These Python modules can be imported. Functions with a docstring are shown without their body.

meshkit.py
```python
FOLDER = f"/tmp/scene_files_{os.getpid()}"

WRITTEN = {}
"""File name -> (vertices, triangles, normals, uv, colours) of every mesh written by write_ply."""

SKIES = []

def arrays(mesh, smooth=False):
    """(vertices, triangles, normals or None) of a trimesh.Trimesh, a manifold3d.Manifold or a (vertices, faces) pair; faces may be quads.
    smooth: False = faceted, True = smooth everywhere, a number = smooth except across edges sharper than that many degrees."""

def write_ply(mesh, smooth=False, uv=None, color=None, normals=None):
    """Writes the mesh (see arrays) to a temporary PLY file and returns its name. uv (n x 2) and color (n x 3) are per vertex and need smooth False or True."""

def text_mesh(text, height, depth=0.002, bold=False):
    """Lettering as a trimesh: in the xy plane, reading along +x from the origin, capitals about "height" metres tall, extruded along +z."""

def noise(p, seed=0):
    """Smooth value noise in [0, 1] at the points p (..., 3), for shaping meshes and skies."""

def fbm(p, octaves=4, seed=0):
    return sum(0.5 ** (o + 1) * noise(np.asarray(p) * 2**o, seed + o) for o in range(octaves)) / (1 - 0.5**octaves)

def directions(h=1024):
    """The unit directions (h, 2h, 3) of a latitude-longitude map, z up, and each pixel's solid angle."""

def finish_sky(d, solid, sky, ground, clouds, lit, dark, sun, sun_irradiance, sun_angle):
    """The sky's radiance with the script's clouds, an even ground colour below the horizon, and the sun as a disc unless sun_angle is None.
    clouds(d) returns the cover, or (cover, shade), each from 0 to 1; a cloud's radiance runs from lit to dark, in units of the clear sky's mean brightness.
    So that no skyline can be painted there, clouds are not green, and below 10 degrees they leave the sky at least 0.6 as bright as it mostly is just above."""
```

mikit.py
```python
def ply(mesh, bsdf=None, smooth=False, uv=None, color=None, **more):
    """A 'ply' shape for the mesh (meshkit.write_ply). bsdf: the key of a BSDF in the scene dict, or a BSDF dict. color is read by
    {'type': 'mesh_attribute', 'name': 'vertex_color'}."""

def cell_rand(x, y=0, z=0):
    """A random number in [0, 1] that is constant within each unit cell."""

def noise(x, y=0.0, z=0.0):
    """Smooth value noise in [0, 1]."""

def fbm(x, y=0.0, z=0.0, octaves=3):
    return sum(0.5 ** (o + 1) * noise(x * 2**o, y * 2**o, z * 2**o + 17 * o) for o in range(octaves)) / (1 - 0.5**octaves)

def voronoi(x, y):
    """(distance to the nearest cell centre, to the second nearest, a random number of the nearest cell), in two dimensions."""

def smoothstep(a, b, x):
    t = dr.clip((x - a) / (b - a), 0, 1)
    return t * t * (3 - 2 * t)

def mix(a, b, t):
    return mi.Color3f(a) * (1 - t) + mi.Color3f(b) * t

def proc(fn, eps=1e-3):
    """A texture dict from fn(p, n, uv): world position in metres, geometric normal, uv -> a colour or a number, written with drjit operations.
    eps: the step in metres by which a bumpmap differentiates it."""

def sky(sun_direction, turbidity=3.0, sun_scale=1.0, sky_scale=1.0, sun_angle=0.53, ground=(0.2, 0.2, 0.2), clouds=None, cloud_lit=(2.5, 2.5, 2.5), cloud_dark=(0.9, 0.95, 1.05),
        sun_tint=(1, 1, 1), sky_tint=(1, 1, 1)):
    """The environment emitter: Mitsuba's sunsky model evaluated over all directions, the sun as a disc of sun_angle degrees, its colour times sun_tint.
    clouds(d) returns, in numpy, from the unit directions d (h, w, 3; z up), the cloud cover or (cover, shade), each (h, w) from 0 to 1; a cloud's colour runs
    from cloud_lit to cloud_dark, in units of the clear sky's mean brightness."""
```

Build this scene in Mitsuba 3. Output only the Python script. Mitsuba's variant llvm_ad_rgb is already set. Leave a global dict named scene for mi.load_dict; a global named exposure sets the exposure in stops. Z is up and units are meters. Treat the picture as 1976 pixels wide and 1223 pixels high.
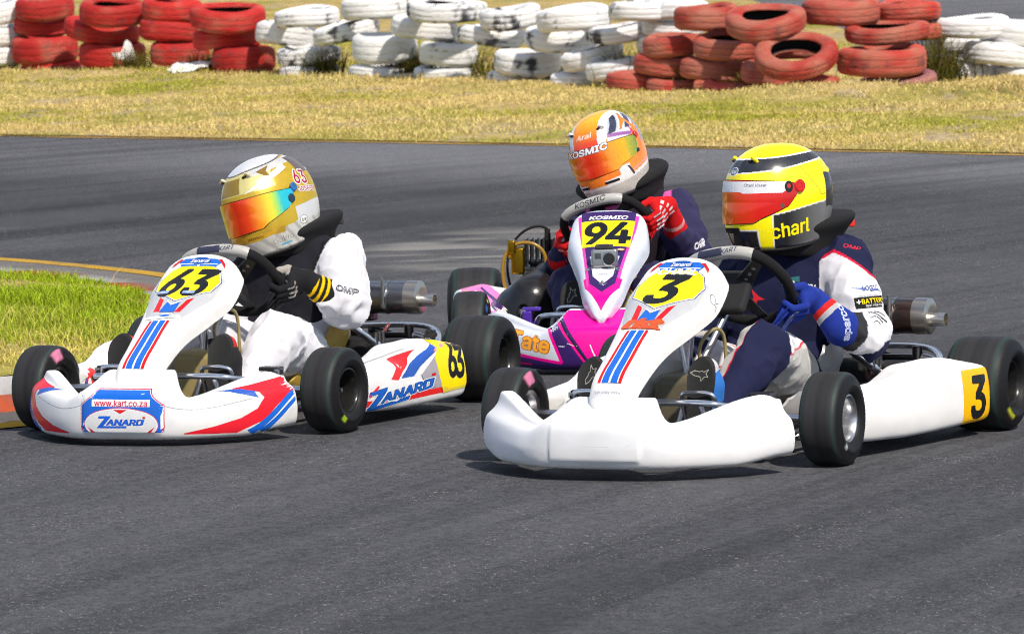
import math, random
import numpy as np, trimesh, manifold3d, shapely, shapely.affinity as aff
import drjit as dr, mitsuba as mi
import mikit, meshkit
from mikit import proc, noise, fbm, voronoi, smoothstep, mix
from shapely.geometry import Polygon, LineString, Point, MultiPolygon, box as sbox

scene, labels = {'type': 'scene'}, {}
T = mi.ScalarTransform4f
A3 = lambda *a: np.array(a, float)

# ---------------------------------------------------------------- camera, light, exposure
CAM_H, PITCH, ROLL, FOV = 1.8078, math.radians(4.4932), math.radians(-1.6063), 9.745
_fw = A3(0, math.cos(PITCH), -math.sin(PITCH))
_u0 = A3(0, math.sin(PITCH), math.cos(PITCH))
_up = -A3(1, 0, 0) * math.sin(ROLL) + _u0 * math.cos(ROLL)
scene['camera'] = {'type': 'thinlens', 'fov': FOV, 'fov_axis': 'x', 'near_clip': 0.5, 'far_clip': 900.0,
                   'aperture_radius': 0.0062, 'focus_distance': 18.0,
                   'to_world': T().look_at(origin=[0, 0, CAM_H], target=(A3(0, 0, CAM_H) + _fw * 10).tolist(), up=_up.tolist())}
SUN = (0.34, -0.72, 0.80)
scene['sky'] = mikit.sky(SUN, turbidity=3.0, sun_scale=0.95, sky_scale=1.0, sun_angle=2.0, sky_tint=(.94, 1.0, 1.06), sun_tint=(.875, .975, 1.17),
                         clouds=lambda d: (np.clip((meshkit.fbm(d * [3.1, 3.1, 6], 4, 5) - 0.42) * 4, 0, 0.75), 0.2))
exposure = 1.9


# ---------------------------------------------------------------- materials
VC = {'type': 'mesh_attribute', 'name': 'vertex_color'}
def bsdf(key, base=VC, rough=0.5, metal=0.0, coat=0.0, spec=0.5, sheen=0.0, bump=None, two=True, **more):
    d = {'type': 'principled', 'base_color': base, 'roughness': rough, 'metallic': metal, 'specular': spec, **more}
    if coat: d.update(clearcoat=coat, clearcoat_gloss=0.93)
    if sheen: d.update(sheen=sheen)
    if bump: d = {'type': 'bumpmap', 'arbitrary': proc(bump[0], bump[2] if len(bump) > 2 else 1e-3), 'scale': bump[1], 'bsdf': d}
    scene[key] = {'type': 'twosided', 'bsdf': d} if two else d
bsdf('m_gloss', rough=0.26, coat=0.35, spec=0.35)
bsdf('m_plastic', rough=0.38, bump=(lambda p, n, uv: fbm(p.x * 60, p.y * 60, p.z * 60), 0.0006, 2e-3))
bsdf('m_helmet', rough=0.15, coat=1.0)
bsdf('m_metallicpaint', rough=0.30, metal=0.40, coat=1.0)
bsdf('m_rubber', rough=0.58, spec=0.32, bump=(lambda p, n, uv: fbm(p.x * 220, p.y * 220, p.z * 220), 0.0005, 1e-3))
bsdf('m_cloth', rough=0.9, spec=0.2, sheen=0.3)
bsdf('m_metal', rough=0.3, metal=1.0)
bsdf('m_chrome', rough=0.16, metal=1.0)
bsdf('m_visor', rough=0.08, metal=0.15, coat=0.5)
bsdf('m_matte', rough=0.75, spec=0.25)
bsdf('m_oldpaint', rough=0.7, spec=0.3, bump=(lambda p, n, uv: fbm(p.x * 30, p.y * 30, p.z * 60), 0.006, 3e-3))

def lin(h):
    """sRGB hex -> linear colour"""
    c = np.array([int(h[i:i + 2], 16) for i in (0, 2, 4)]) / 255.0
    return np.where(c <= 0.04045, c / 12.92, ((c + 0.055) / 1.055) ** 2.4)
WHITE, BLACK, RED, BLUE, YEL = A3(.83, .84, .85), A3(.009, .009, .010), A3(.66, .008, .010), A3(.008, .07, .42), A3(.92, .72, .0)
NAVY, PINK, INDIGO, GREY = A3(.010, .012, .040), A3(.80, .0, .30), A3(.035, .012, .11), A3(.42, .42, .43)

# ---------------------------------------------------------------- mesh helpers
def num(key):
    if key not in scene and not any(k.startswith(key + '__') for k in scene): return key
    i = 1
    while f'{key}_{i:03d}' in scene or any(k.startswith(f'{key}_{i:03d}__') for k in scene): i += 1
    return f'{key}_{i:03d}'
_taken = set()
def add(key, mesh, mat, col=WHITE, smooth=35, M=None, label=None, cat=None, group=None, kind=None):
    """One entry of the scene. col: a colour or a function of the local vertices. M: local -> world function."""
    k, i = key, 0
    while k in scene:
        i += 1; k = f'{key}_{i:03d}'
    if isinstance(mesh, tuple): mesh = trimesh.Trimesh(*mesh, process=False)
    if hasattr(mesh, 'to_mesh'):
        q = mesh.to_mesh(); mesh = trimesh.Trimesh(q.vert_properties[:, :3], q.tri_verts, process=False)
    if smooth not in (True, False): mesh = trimesh.graph.smooth_shade(mesh, angle=math.radians(smooth), facet_minarea=None)
    v = np.array(mesh.vertices)
    c = col(v) if callable(col) else np.tile(np.asarray(col, float), (len(v), 1))
    if c.shape[0] != len(v): raise ValueError(key)
    w = M(v) if M else v
    scene[k] = mikit.ply(trimesh.Trimesh(w, mesh.faces, process=False), mat, smooth=bool(smooth), color=np.clip(c, 0, 1))
    if label or kind or cat: tag(k, label, cat, group, kind)
    return k
def tag(k, label=None, cat=None, group=None, kind=None):
    labels[k] = {a: b for a, b in (('label', label), ('category', cat), ('group', group), ('kind', kind)) if b}
def cat(*ms):
    ms = [trimesh.Trimesh(np.array(m.to_mesh().vert_properties[:, :3]), m.to_mesh().tri_verts, process=False) if hasattr(m, 'to_mesh') else m for m in ms]
    return trimesh.util.concatenate(ms)
def nrm(v): v = np.asarray(v, float); return v / (np.linalg.norm(v) + 1e-12)
def catmull(P, n, closed=False):
    from scipy.interpolate import CubicSpline, PchipInterpolator
    P = np.asarray(P, float)
    if closed: P = np.vstack([P, P[:1]])
    d = np.r_[0, np.cumsum(np.linalg.norm(np.diff(P, axis=0), axis=1) ** 0.5 + 1e-9)]
    f = CubicSpline(d, P, bc_type='periodic') if closed else (CubicSpline(d, P) if len(P) > 2 else (lambda t: P[0] + (P[1] - P[0]) * (t / d[-1])[:, None]))
    return f(np.linspace(0, d[-1], n, endpoint=not closed))
def tube(P, r, n=None, sides=12, curved=True, cap=True):
    """Tube along a path; r a number or one per control point."""
    P = np.asarray(P, float); m = len(P)
    n = n or (2 if m == 2 else 10 * m)
    Q = catmull(P, n) if curved and m > 2 else (P if m > 2 else np.linspace(P[0], P[1], 2))
    R = np.interp(np.linspace(0, 1, len(Q)), np.linspace(0, 1, m), np.broadcast_to(np.asarray(r, float), (m,)))
    t = np.gradient(Q, axis=0); t /= np.linalg.norm(t, axis=1, keepdims=True) + 1e-12
    a = np.cross(t[0], [0, 0, 1.0] if abs(t[0][2]) < 0.9 else [1.0, 0, 0]); a = nrm(a)
    V = []
    ang = np.arange(sides) * 2 * np.pi / sides
    for i in range(len(Q)):
        a = nrm(a - t[i] * (a @ t[i])); b = np.cross(t[i], a)
        V.append(Q[i] + R[i] * (np.cos(ang)[:, None] * a + np.sin(ang)[:, None] * b))
    return grid(np.array(V), wrap=True, caps=cap)
def grid(V, wrap=False, caps=False):
    """V (rows, cols, 3) -> mesh; wrap closes the columns; caps closes the first and last rows with fans."""
    r, c = V.shape[:2]
    i, j = np.meshgrid(np.arange(r - 1), np.arange(c if wrap else c - 1), indexing='ij')
    k = (j + 1) % c
    q = np.stack([i * c + j, i * c + k, (i + 1) * c + k, (i + 1) * c + j], -1).reshape(-1, 4)
    f = np.vstack([q[:, [0, 1, 2]], q[:, [0, 2, 3]]]); v = V.reshape(-1, 3)
    if caps:
        m0, m1 = V[0].mean(0), V[-1].mean(0); n = len(v)
        v = np.vstack([v, m0, m1]); jj = np.arange(c if wrap else c - 1); kk = (jj + 1) % c
        f = np.vstack([f, np.stack([kk, jj, jj * 0 + n], 1), np.stack([(r - 1) * c + jj, (r - 1) * c + kk, jj * 0 + n + 1], 1)])
    m = trimesh.Trimesh(v, f, process=False)
    if wrap and caps and m.volume < 0: m.invert()
    return m
def rbox(sx, sy, sz, r=0.004, at=(0, 0, 0), seg=8):
    """Rounded box by the hull of eight spheres."""
    s = manifold3d.Manifold.sphere(r, seg)
    o = [s.translate(((sx / 2 - r) * a, (sy / 2 - r) * b, (sz / 2 - r) * c)) for a in (-1, 1) for b in (-1, 1) for c in (-1, 1)]
    q = manifold3d.Manifold.batch_hull(o).translate(tuple(at)).to_mesh()
    return trimesh.Trimesh(np.array(q.vert_properties[:, :3]), q.tri_verts, process=False)
def cyl(p0, p1, r, sides=24, bevel=0.0):
    p0, p1 = A3(*p0), A3(*p1); L = np.linalg.norm(p1 - p0); t = (p1 - p0) / L
    if not bevel: return lathe([(0, 0), (0, r), (L, r), (L, 0)], p0, t, sides)
    return lathe([(0, 0), (0, r - bevel), (bevel, r), (L - bevel, r), (L, r - bevel), (L, 0)], p0, t, sides)
def lathe(prof, o, axis, sides=48, closed=False):
    """prof: (distance along axis, radius) pairs."""
    axis = nrm(axis); a = nrm(np.cross(axis, [0, 0, 1] if abs(axis[2]) < .9 else [1, 0, 0])); b = np.cross(axis, a)
    ang = np.arange(sides) * 2 * np.pi / sides
    ring = np.cos(ang)[:, None] * a + np.sin(ang)[:, None] * b
    V = np.array([A3(*o) + h * axis + r * ring for h, r in prof])
    if closed: V = np.concatenate([V, V[:1]])
    m = grid(V, wrap=True)
    m.invert()
    return m
def rotm(axis, deg):
    return trimesh.transformations.rotation_matrix(math.radians(deg), axis)[:3, :3]
def frame(p, R):
    """local -> parent: rotate by R then move to p."""
    R = np.asarray(R); p = A3(*p)
    return lambda v: np.asarray(v) @ R.T + p

# signed distance bodies -> naive surface nets
def rcone(P, a, ra, b, rb):
    a, b = A3(*a), A3(*b); ba = b - a; l2 = ba @ ba + 1e-9
    t = np.clip(((P - a) @ ba) / l2, 0, 1)
    return np.linalg.norm(P - a - t[..., None] * ba, axis=-1) - (ra + (rb - ra) * t)
def nets(f, lo, hi, h):
    """Surface of the zero level of grid field f(P)."""
    lo, hi = A3(*lo), A3(*hi); n = np.ceil((hi - lo) / h).astype(int) + 1
    ax = [lo[i] + h * np.arange(n[i]) for i in range(3)]
    D = f(ax)
    S = D < 0
    cube = np.array([[x, y, z] for x in (0, 1) for y in (0, 1) for z in (0, 1)])
    def sl(o): return tuple(slice(o[i], n[i] - 1 + o[i]) for i in range(3))
    cnt = sum(S[sl(o)].astype(np.int8) for o in cube)
    act = (cnt > 0) & (cnt < 8)
    idx = -np.ones(act.shape, int); cells = np.argwhere(act); idx[act] = np.arange(len(cells))
    acc, w = np.zeros((len(cells), 3)), np.zeros(len(cells))
    for a in range(8):
        for b in range(a + 1, 8):
            if np.abs(cube[a] - cube[b]).sum() != 1: continue
            da, db = D[tuple((cells + cube[a]).T)], D[tuple((cells + cube[b]).T)]
            m = (da < 0) != (db < 0)
            t = np.where(m, da / np.where(m, da - db, 1), 0)
            acc += np.where(m[:, None], cube[a] + t[:, None] * (cube[b] - cube[a]), 0); w += m
    v = lo + h * (cells + acc / w[:, None])
    F = []
    for k in range(3):
        i, j = (k + 1) % 3, (k + 2) % 3
        o = np.zeros(3, int); o[k] = 1
        A = S[tuple(slice(0, n[q] - o[q]) for q in range(3))]; B = S[tuple(slice(o[q], n[q]) for q in range(3))]
        E = np.argwhere(A != B)
        E = E[(E[:, i] > 0) & (E[:, j] > 0) & (E[:, i] < n[i] - 1) & (E[:, j] < n[j] - 1)]
        s = A[tuple(E.T)]
        ei, ej = np.eye(3, dtype=int)[i], np.eye(3, dtype=int)[j]
        q = np.stack([idx[tuple((E - ei - ej).T)], idx[tuple((E - ej).T)], idx[tuple(E.T)], idx[tuple((E - ei).T)]], 1)
        q[~s] = q[~s][:, ::-1]
        F.append(q)
    q = np.vstack(F)
    return trimesh.Trimesh(v, np.vstack([q[:, [0, 1, 2]], q[:, [0, 2, 3]]]), process=False)
def organic(bones, h=0.007, k=0.02, pad=0.03, extra=None):
    """Smooth union of tapered bones (a, ra, b, rb[, k])."""
    pts = np.array([np.r_[x[0]] for x in bones] + [np.r_[x[2]] for x in bones], float); rs = np.array([x[1] for x in bones] + [x[3] for x in bones])
    lo, hi = (pts - rs[:, None]).min(0) - pad, (pts + rs[:, None]).max(0) + pad
    def f(ax):
        D = np.full([len(a) for a in ax], 0.2)
        for bn in bones:
            kk = bn[4] if len(bn) > 4 else k
            m = max(bn[1], bn[3]) + kk + 0.03
            l, u = np.minimum(bn[0], bn[2]) - m, np.maximum(bn[0], bn[2]) + m
            s = tuple(slice(max(0, np.searchsorted(ax[i], l[i]) - 1), np.searchsorted(ax[i], u[i]) + 1) for i in range(3))
            P = np.stack(np.meshgrid(*[ax[i][s[i]] for i in range(3)], indexing='ij'), -1)
            d = rcone(P, *bn[:4]); e = D[s]
            hh = np.maximum(kk - np.abs(d - e), 0) / kk
            D[s] = np.minimum(d, e) - hh * hh * kk * 0.25
        return D
    m = nets(f, lo, hi, h)
    return m
def displace(m, fn):
    n = trimesh.Trimesh(m.vertices, m.faces, process=False).vertex_normals
    m.vertices = np.array(m.vertices) + n * fn(np.array(m.vertices))[:, None]
    return m

# flat print: shapely outlines, laid on a surface as thin stickers
def polys(g): return [p for p in getattr(g, 'geoms', [g]) if p.geom_type == 'Polygon' and p.area > 1e-9]
_txt = {}
def text2d(s, h, bold=True, shear=0.0, xs=1.0, fat=0.0):
    """Lettering as an outline centred on the origin; h: height of the capitals."""
    if (s, bold) not in _txt:
        m = meshkit.text_mesh(s, 1.0, 0.01, bold)
        t = m.triangles[m.face_normals[:, 2] > 0.9][:, :, :2]
        _txt[s, bold] = shapely.union_all([Polygon(x) for x in t if abs(np.cross(x[1] - x[0], x[2] - x[0])) > 1e-7]).buffer(0.004)
    g = aff.affine_transform(_txt[s, bold], [h * xs, h * shear, 0, h, 0, 0])
    x0, y0, x1, y1 = g.bounds
    g = aff.translate(g, -(x0 + x1) / 2, -(y0 + y1) / 2)
    return g.buffer(fat * h) if fat else g
def at(g, x, y, rot=0.0, sx=1.0, sy=1.0):
    return aff.translate(aff.rotate(aff.scale(g, sx, sy, origin=(0, 0)), rot, origin=(0, 0)), x, y)
def P2(*pts): return Polygon(pts).buffer(0)
def smoothpoly(pts, n=80): return Polygon(catmull(np.array(pts), n, True)).buffer(0)
def flat(layers, edge=0.012):
    """[(polygon, colour), ...] from the lowest to the topmost -> (2-D vertices, faces, layer number, colours)."""
    V, F, L, C, at0 = [], [], [], [], 0
    for i, (g, c) in enumerate(layers):
        for p in polys(g):
            p = p.simplify(0.00025)
            if p.is_empty or p.geom_type != 'Polygon': continue
            try: v, f = trimesh.creation.triangulate_polygon(p, engine='earcut')
            except Exception: continue
            v3 = np.c_[v, np.zeros(len(v))]
            v3, f = trimesh.remesh.subdivide_to_size(v3, f, edge, max_iter=12)
            V.append(v3[:, :2]); F.append(f + at0); L.append(np.full(len(v3), i)); C.append(np.tile(c, (len(v3), 1))); at0 += len(v3)
    return np.vstack(V), np.vstack(F), np.concatenate(L), np.vstack(C)
def sticker(key, layers, target, O, ex, ey, mat='m_gloss', M=None, off=0.0011, step=0.0005, edge=0.012, back=0.6, label=None, maxd=2.0):
    """Lays the print on the mesh target (local coordinates): projected along -(ex x ey) from the plane at O."""
    v2, f, L, C = flat(layers, edge)
    O, ex, ey = A3(*O), nrm(ex), nrm(ey); n = nrm(np.cross(ex, ey))
    P = O + v2[:, :1] * ex + v2[:, 1:] * ey
    ro = P + n * back
    hit, ri, ti = target.ray.intersects_location(ro, np.tile(-n, (len(P), 1)), multiple_hits=False)
    ok = np.zeros(len(P), bool); Q = P.copy(); N = np.tile(n, (len(P), 1))
    d = np.linalg.norm(hit - ro[ri], axis=1); g = d < maxd
    ok[ri[g]] = True; Q[ri[g]] = hit[g]; N[ri[g]] = target.face_normals[ti[g]]
    fn = np.einsum('ij,j->i', N, n); ok &= np.abs(fn) > 0.03
    Q = Q + (N * np.sign(fn)[:, None] * 0.5 + n * 0.5) * (off + step * L)[:, None]
    f = f[ok[f].all(1)]
    m = trimesh.Trimesh(Q, f, process=False)
    k = np.linalg.norm(m.triangles - m.triangles[:, [1, 2, 0]], axis=2).max(1) < edge * 14
    m.update_faces(k)
    if not len(m.faces): print('sticker missed', key); return None
    use = np.unique(m.faces); re = -np.ones(len(Q), int); re[use] = np.arange(len(use))
    m2 = trimesh.Trimesh(Q[use], re[m.faces], process=False); cc = C[use]
    fl = m2.face_normals @ n
    if fl.sum() < 0: m2.invert()
    return add(key, m2, mat, lambda v: cc, True, M, label)

# ---------------------------------------------------------------- setting: track, kerb, grass
def asphalt(p, n, uv):
    a = 0.47 * p.x + 0.883 * p.y; b = 0.883 * p.x - 0.47 * p.y            # along / across the racing line
    b2 = b - 0.012 * dr.square(a - 18)
    fine = noise(p.x * 260, p.y * 160) * 0.6 + noise(p.x * 110, p.y * 70) * 0.4
    grain = fbm(p.x * 38, p.y * 26, 0, 3)
    base = 0.052 + 0.050 * (fine - 0.5) + 0.024 * (grain - 0.5)
    streak = fbm(b2 * 7, a * 0.25, 3, 4)
    rub = smoothstep(0.46, 0.72, streak) * 0.20 + smoothstep(0.5, 0.8, noise(b2 * 1.6, a * 0.12, 9)) * 0.27
    rub = rub + smoothstep(0.52, 0.6, fbm(b2 * 16, a * 0.35, 7, 2)) * 0.07
    c = base * (1 - rub)
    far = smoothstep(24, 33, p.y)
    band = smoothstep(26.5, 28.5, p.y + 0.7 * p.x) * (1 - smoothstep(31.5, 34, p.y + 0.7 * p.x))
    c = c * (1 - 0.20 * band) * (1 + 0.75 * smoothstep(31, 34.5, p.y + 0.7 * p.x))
    q = dr.square((p.x - 0.05) / 0.75) + dr.square((p.y - 26.9) / 1.5)     # dusty swept patch
    dust = (1 - smoothstep(0.35, 1.3, q + 0.9 * (fbm(p.x * 1.1, p.y * 2.2, 5, 3) - 0.5))) * (0.15 + 1.25 * smoothstep(0.36, 0.66, fbm(p.x * 1.6 + p.y * 0.5, p.y * 4.2, 11, 4)))
    old = smoothstep(0.5, 0.62, fbm(p.x * 0.35, p.y * 0.3, 21, 3))
    stone = smoothstep(0.80, 0.95, noise(p.x * 165, p.y * 85, 31)) * smoothstep(0.3, 0.7, noise(p.x * 5, p.y * 3, 8))
    col = mix(mi.Color3f(c * 0.96, c * 0.975, c * 1.07), mi.Color3f(0.15, 0.145, 0.135), dr.clip(dust * 0.62, 0, 1))
    col = mix(col, col * 1.12, old)
    col = mix(col, mi.Color3f(0.22, 0.21, 0.20), stone * 0.5)
    return col
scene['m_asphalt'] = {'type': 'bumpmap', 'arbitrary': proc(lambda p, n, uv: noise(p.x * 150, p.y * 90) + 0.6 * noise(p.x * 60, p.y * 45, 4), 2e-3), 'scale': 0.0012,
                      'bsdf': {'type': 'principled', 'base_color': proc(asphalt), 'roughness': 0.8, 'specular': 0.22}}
def soilcol(p, n, uv):
    t = fbm(p.x * 1.3, p.y * 0.9, 1, 4); u = fbm(p.x * 14, p.y * 9, 2, 3)
    c = mix(mi.Color3f(0.42, 0.31, 0.13), mi.Color3f(0.28, 0.25, 0.06), smoothstep(0.38, 0.66, t))
    c = mix(c, mi.Color3f(0.34, 0.27, 0.17), smoothstep(0.58, 0.78, fbm(p.x * 3, p.y * 1.6, 7, 3)))
    return c * (0.72 + 0.8 * u)
scene['m_soil'] = {'type': 'diffuse', 'reflectance': proc(soilcol)}
scene['m_grass'] = {'type': 'twosided', 'bsdf': {'type': 'diffuse', 'reflectance': VC}}
scene['m_concrete'] = {'type': 'bumpmap', 'arbitrary': proc(lambda p, n, uv: fbm(p.x * 60, p.y * 60), 3e-3), 'scale': 0.003, 'bsdf': {'type': 'diffuse', 'reflectance': VC}}

def vn(p, s, seed=0, o=3): return meshkit.fbm(np.asarray(p) * s, o, seed)
g = 260.0
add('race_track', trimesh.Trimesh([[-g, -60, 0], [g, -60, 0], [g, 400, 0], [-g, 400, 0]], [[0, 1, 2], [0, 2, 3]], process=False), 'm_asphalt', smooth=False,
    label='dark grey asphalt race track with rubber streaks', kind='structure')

# verge behind the track: its front edge runs from far left to near right
EDGE = catmull([(-14, 48.0), (-8, 43.2), (-3.31, 39.30), (0.03, 36.26), (2.88, 33.50), (8, 28.2), (14, 21.8)], 120)
def edge_y(x): return np.interp(x, EDGE[:, 0], EDGE[:, 1])
def bar_y(x): return np.interp(x, [-14, -4.0, -0.9, 1.0, 2.1, 3.4, 6, 14], [63, 50.9, 46.7, 43.3, 42.1, 42.7, 44, 50])
def verge_z(x, y):
    d = y - edge_y(x); b = y - bar_y(x)
    q = np.stack([x, y, 0 * x], -1)
    h = 0.012 + 0.015 * np.clip(d / 2.0, 0, 1) + 0.045 * (vn(q, 0.9, 4) - 0.5) * np.clip(d, 0, 1) + 0.03 * (vn(q, 4.0, 9) - 0.5) * np.clip(d, 0, 1)
    h = h + 0.07 * np.exp(-((b + 1.2) / 0.8) ** 2) * (0.2 + 1.1 * (vn(q, 0.8, 12, 2) > 0.5) * (vn(q, 0.8, 12, 2) - 0.4) * 3)
    return np.where(b > -0.4, np.minimum(h, 0.02 + 0.03 * vn(q, 2, 3)), h)
nx, ny = 190, 120
X = np.linspace(-13.5, 13.5, nx)[None, :].repeat(ny, 0)
Y0 = edge_y(X); Y1 = np.where(X < 3.1, 78, np.maximum(bar_y(X) + 1.2, 44.6))
Y1 = bar_y(X) + 28 - 26.4 * np.clip((X - 2.6) / 0.9, 0, 1)
tt = np.linspace(0, 1, ny)[:, None] ** 1.6
Y = Y0 + (Y1 - Y0) * tt
Y[0] += 0.06 * (vn(np.stack([X[0], X[0] * 0, X[0] * 0], -1), 5.0, 2) - 0.5)
add('grass_verge', grid(np.stack([X, Y, verge_z(X, Y)], -1)), 'm_soil', smooth=True, label='dry grassy verge behind the track', kind='structure')
# worn yellow line along the far edge
rng = np.random.default_rng(11)
xs = np.linspace(-6, 6, 500)
w = 0.05 * np.clip(vn(np.stack([xs, xs * 0, xs * 0], -1), 2.2, 6) * 2.4 - 0.55, 0.12, 1)
add('edge_line', grid(np.stack([np.stack([xs, edge_y(xs) - 0.03 - w * 1.6, xs * 0 + 0.004], -1), np.stack([xs, edge_y(xs) + 0.02, xs * 0 + 0.005], -1)])), 'm_concrete', (0.50, 0.32, 0.11), True,
    label='faded yellow line along the far edge of the track', kind='structure')

def blades(pts, h, w, lean, rng, colfn, zfn, segs=2, curl=0.5):
    n = len(pts); a = rng.uniform(0, 2 * np.pi, n); f = rng.uniform(0, 2 * np.pi, n)
    hh = h * rng.uniform(0.45, 1.25, n); ln = lean * rng.uniform(0.1, 1.0, n)
    z = zfn(pts[:, 0], pts[:, 1]) - 0.005
    side = np.stack([np.cos(f), np.sin(f), 0 * f], 1); dirn = np.stack([np.cos(a), np.sin(a), 0 * a], 1)
    V, C = [], []
    c0, c1 = colfn(pts, rng)
    for k in range(segs + 1):
        t = k / segs
        p = np.c_[pts, z] + dirn * (hh * ln * t ** 1.7)[:, None] + np.c_[0 * z, 0 * z, hh * t * (1 - 0.25 * ln * t)]
        ww = (w * (1 - t) ** 0.7)[:, None] if not np.isscalar(w) else w * (1 - t) ** 0.7
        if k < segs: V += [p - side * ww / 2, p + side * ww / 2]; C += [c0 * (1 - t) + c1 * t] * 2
        else: V += [p]; C += [c1]
    m = 2 * segs + 1
    V = np.stack(V, 1); C = np.stack(C, 1)
    F = []
    for k in range(segs - 1): F += [[2 * k, 2 * k + 1, 2 * k + 3], [2 * k, 2 * k + 3, 2 * k + 2]]
    F += [[2 * segs - 2, 2 * segs - 1, 2 * segs]]
    F = (np.array(F)[None] + (np.arange(n) * m)[:, None, None]).reshape(-1, 3)
    return trimesh.Trimesh(V.reshape(-1, 3), F, process=False), C.reshape(-1, 3)
def drygrass(pts, rng):
    q = np.c_[pts, 0 * pts[:, 0]]
    t = np.clip((vn(q * [1, .8, 1], 0.75, 31, 4) - 0.47) * 4 + rng.normal(0, 0.28, len(q)), 0, 1)[:, None]
    edge = np.clip(1 - (pts[:, 1] - edge_y(pts[:, 0])) / 0.8, 0, 1)[:, None]
    straw, olive, green = A3(.60, .46, .20), A3(.50, .41, .12), A3(.32, .32, .045)
    c = np.where(t < 0.55, straw + (olive - straw) * (t / 0.55), olive + (green - olive) * ((t - 0.55) / 0.45))
    c = c * [1.17, 1.2, 1.15] * rng.uniform(0.65, 1.25, (len(q), 1)); c = c * (1 - 0.12 * edge)
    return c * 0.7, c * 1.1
N = 260000
px = rng.uniform(-4.9, 4.9, N); u = rng.random(N)
y0, y1 = edge_y(px), bar_y(px) + np.where(px < 3.2, 9.0, 0.7)
py = y0 + (y1 - y0) * u
keep = np.abs(px) < 0.088 * py + 0.5
dens = vn(np.c_[px, py, 0 * px], 1.6, 41, 3); keep &= rng.random(N) < np.clip((dens - 0.22) * 2.6, 0.12, 1) * np.where(py > bar_y(px) + 1, 0.45, 1)
near = (np.abs(py - bar_y(px)) < 0.55); 
P = np.c_[px, py][keep]
hh = np.where(near[keep], 0.045, 0.026) * (0.7 + 0.9 * vn(np.c_[P, 0 * P[:, 0]], 1.2, 5))
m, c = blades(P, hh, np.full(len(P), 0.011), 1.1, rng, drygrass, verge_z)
add('dry_grass', m, 'm_grass', lambda v: c, False, label='short dry straw coloured grass of the verge', kind='stuff')

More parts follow.
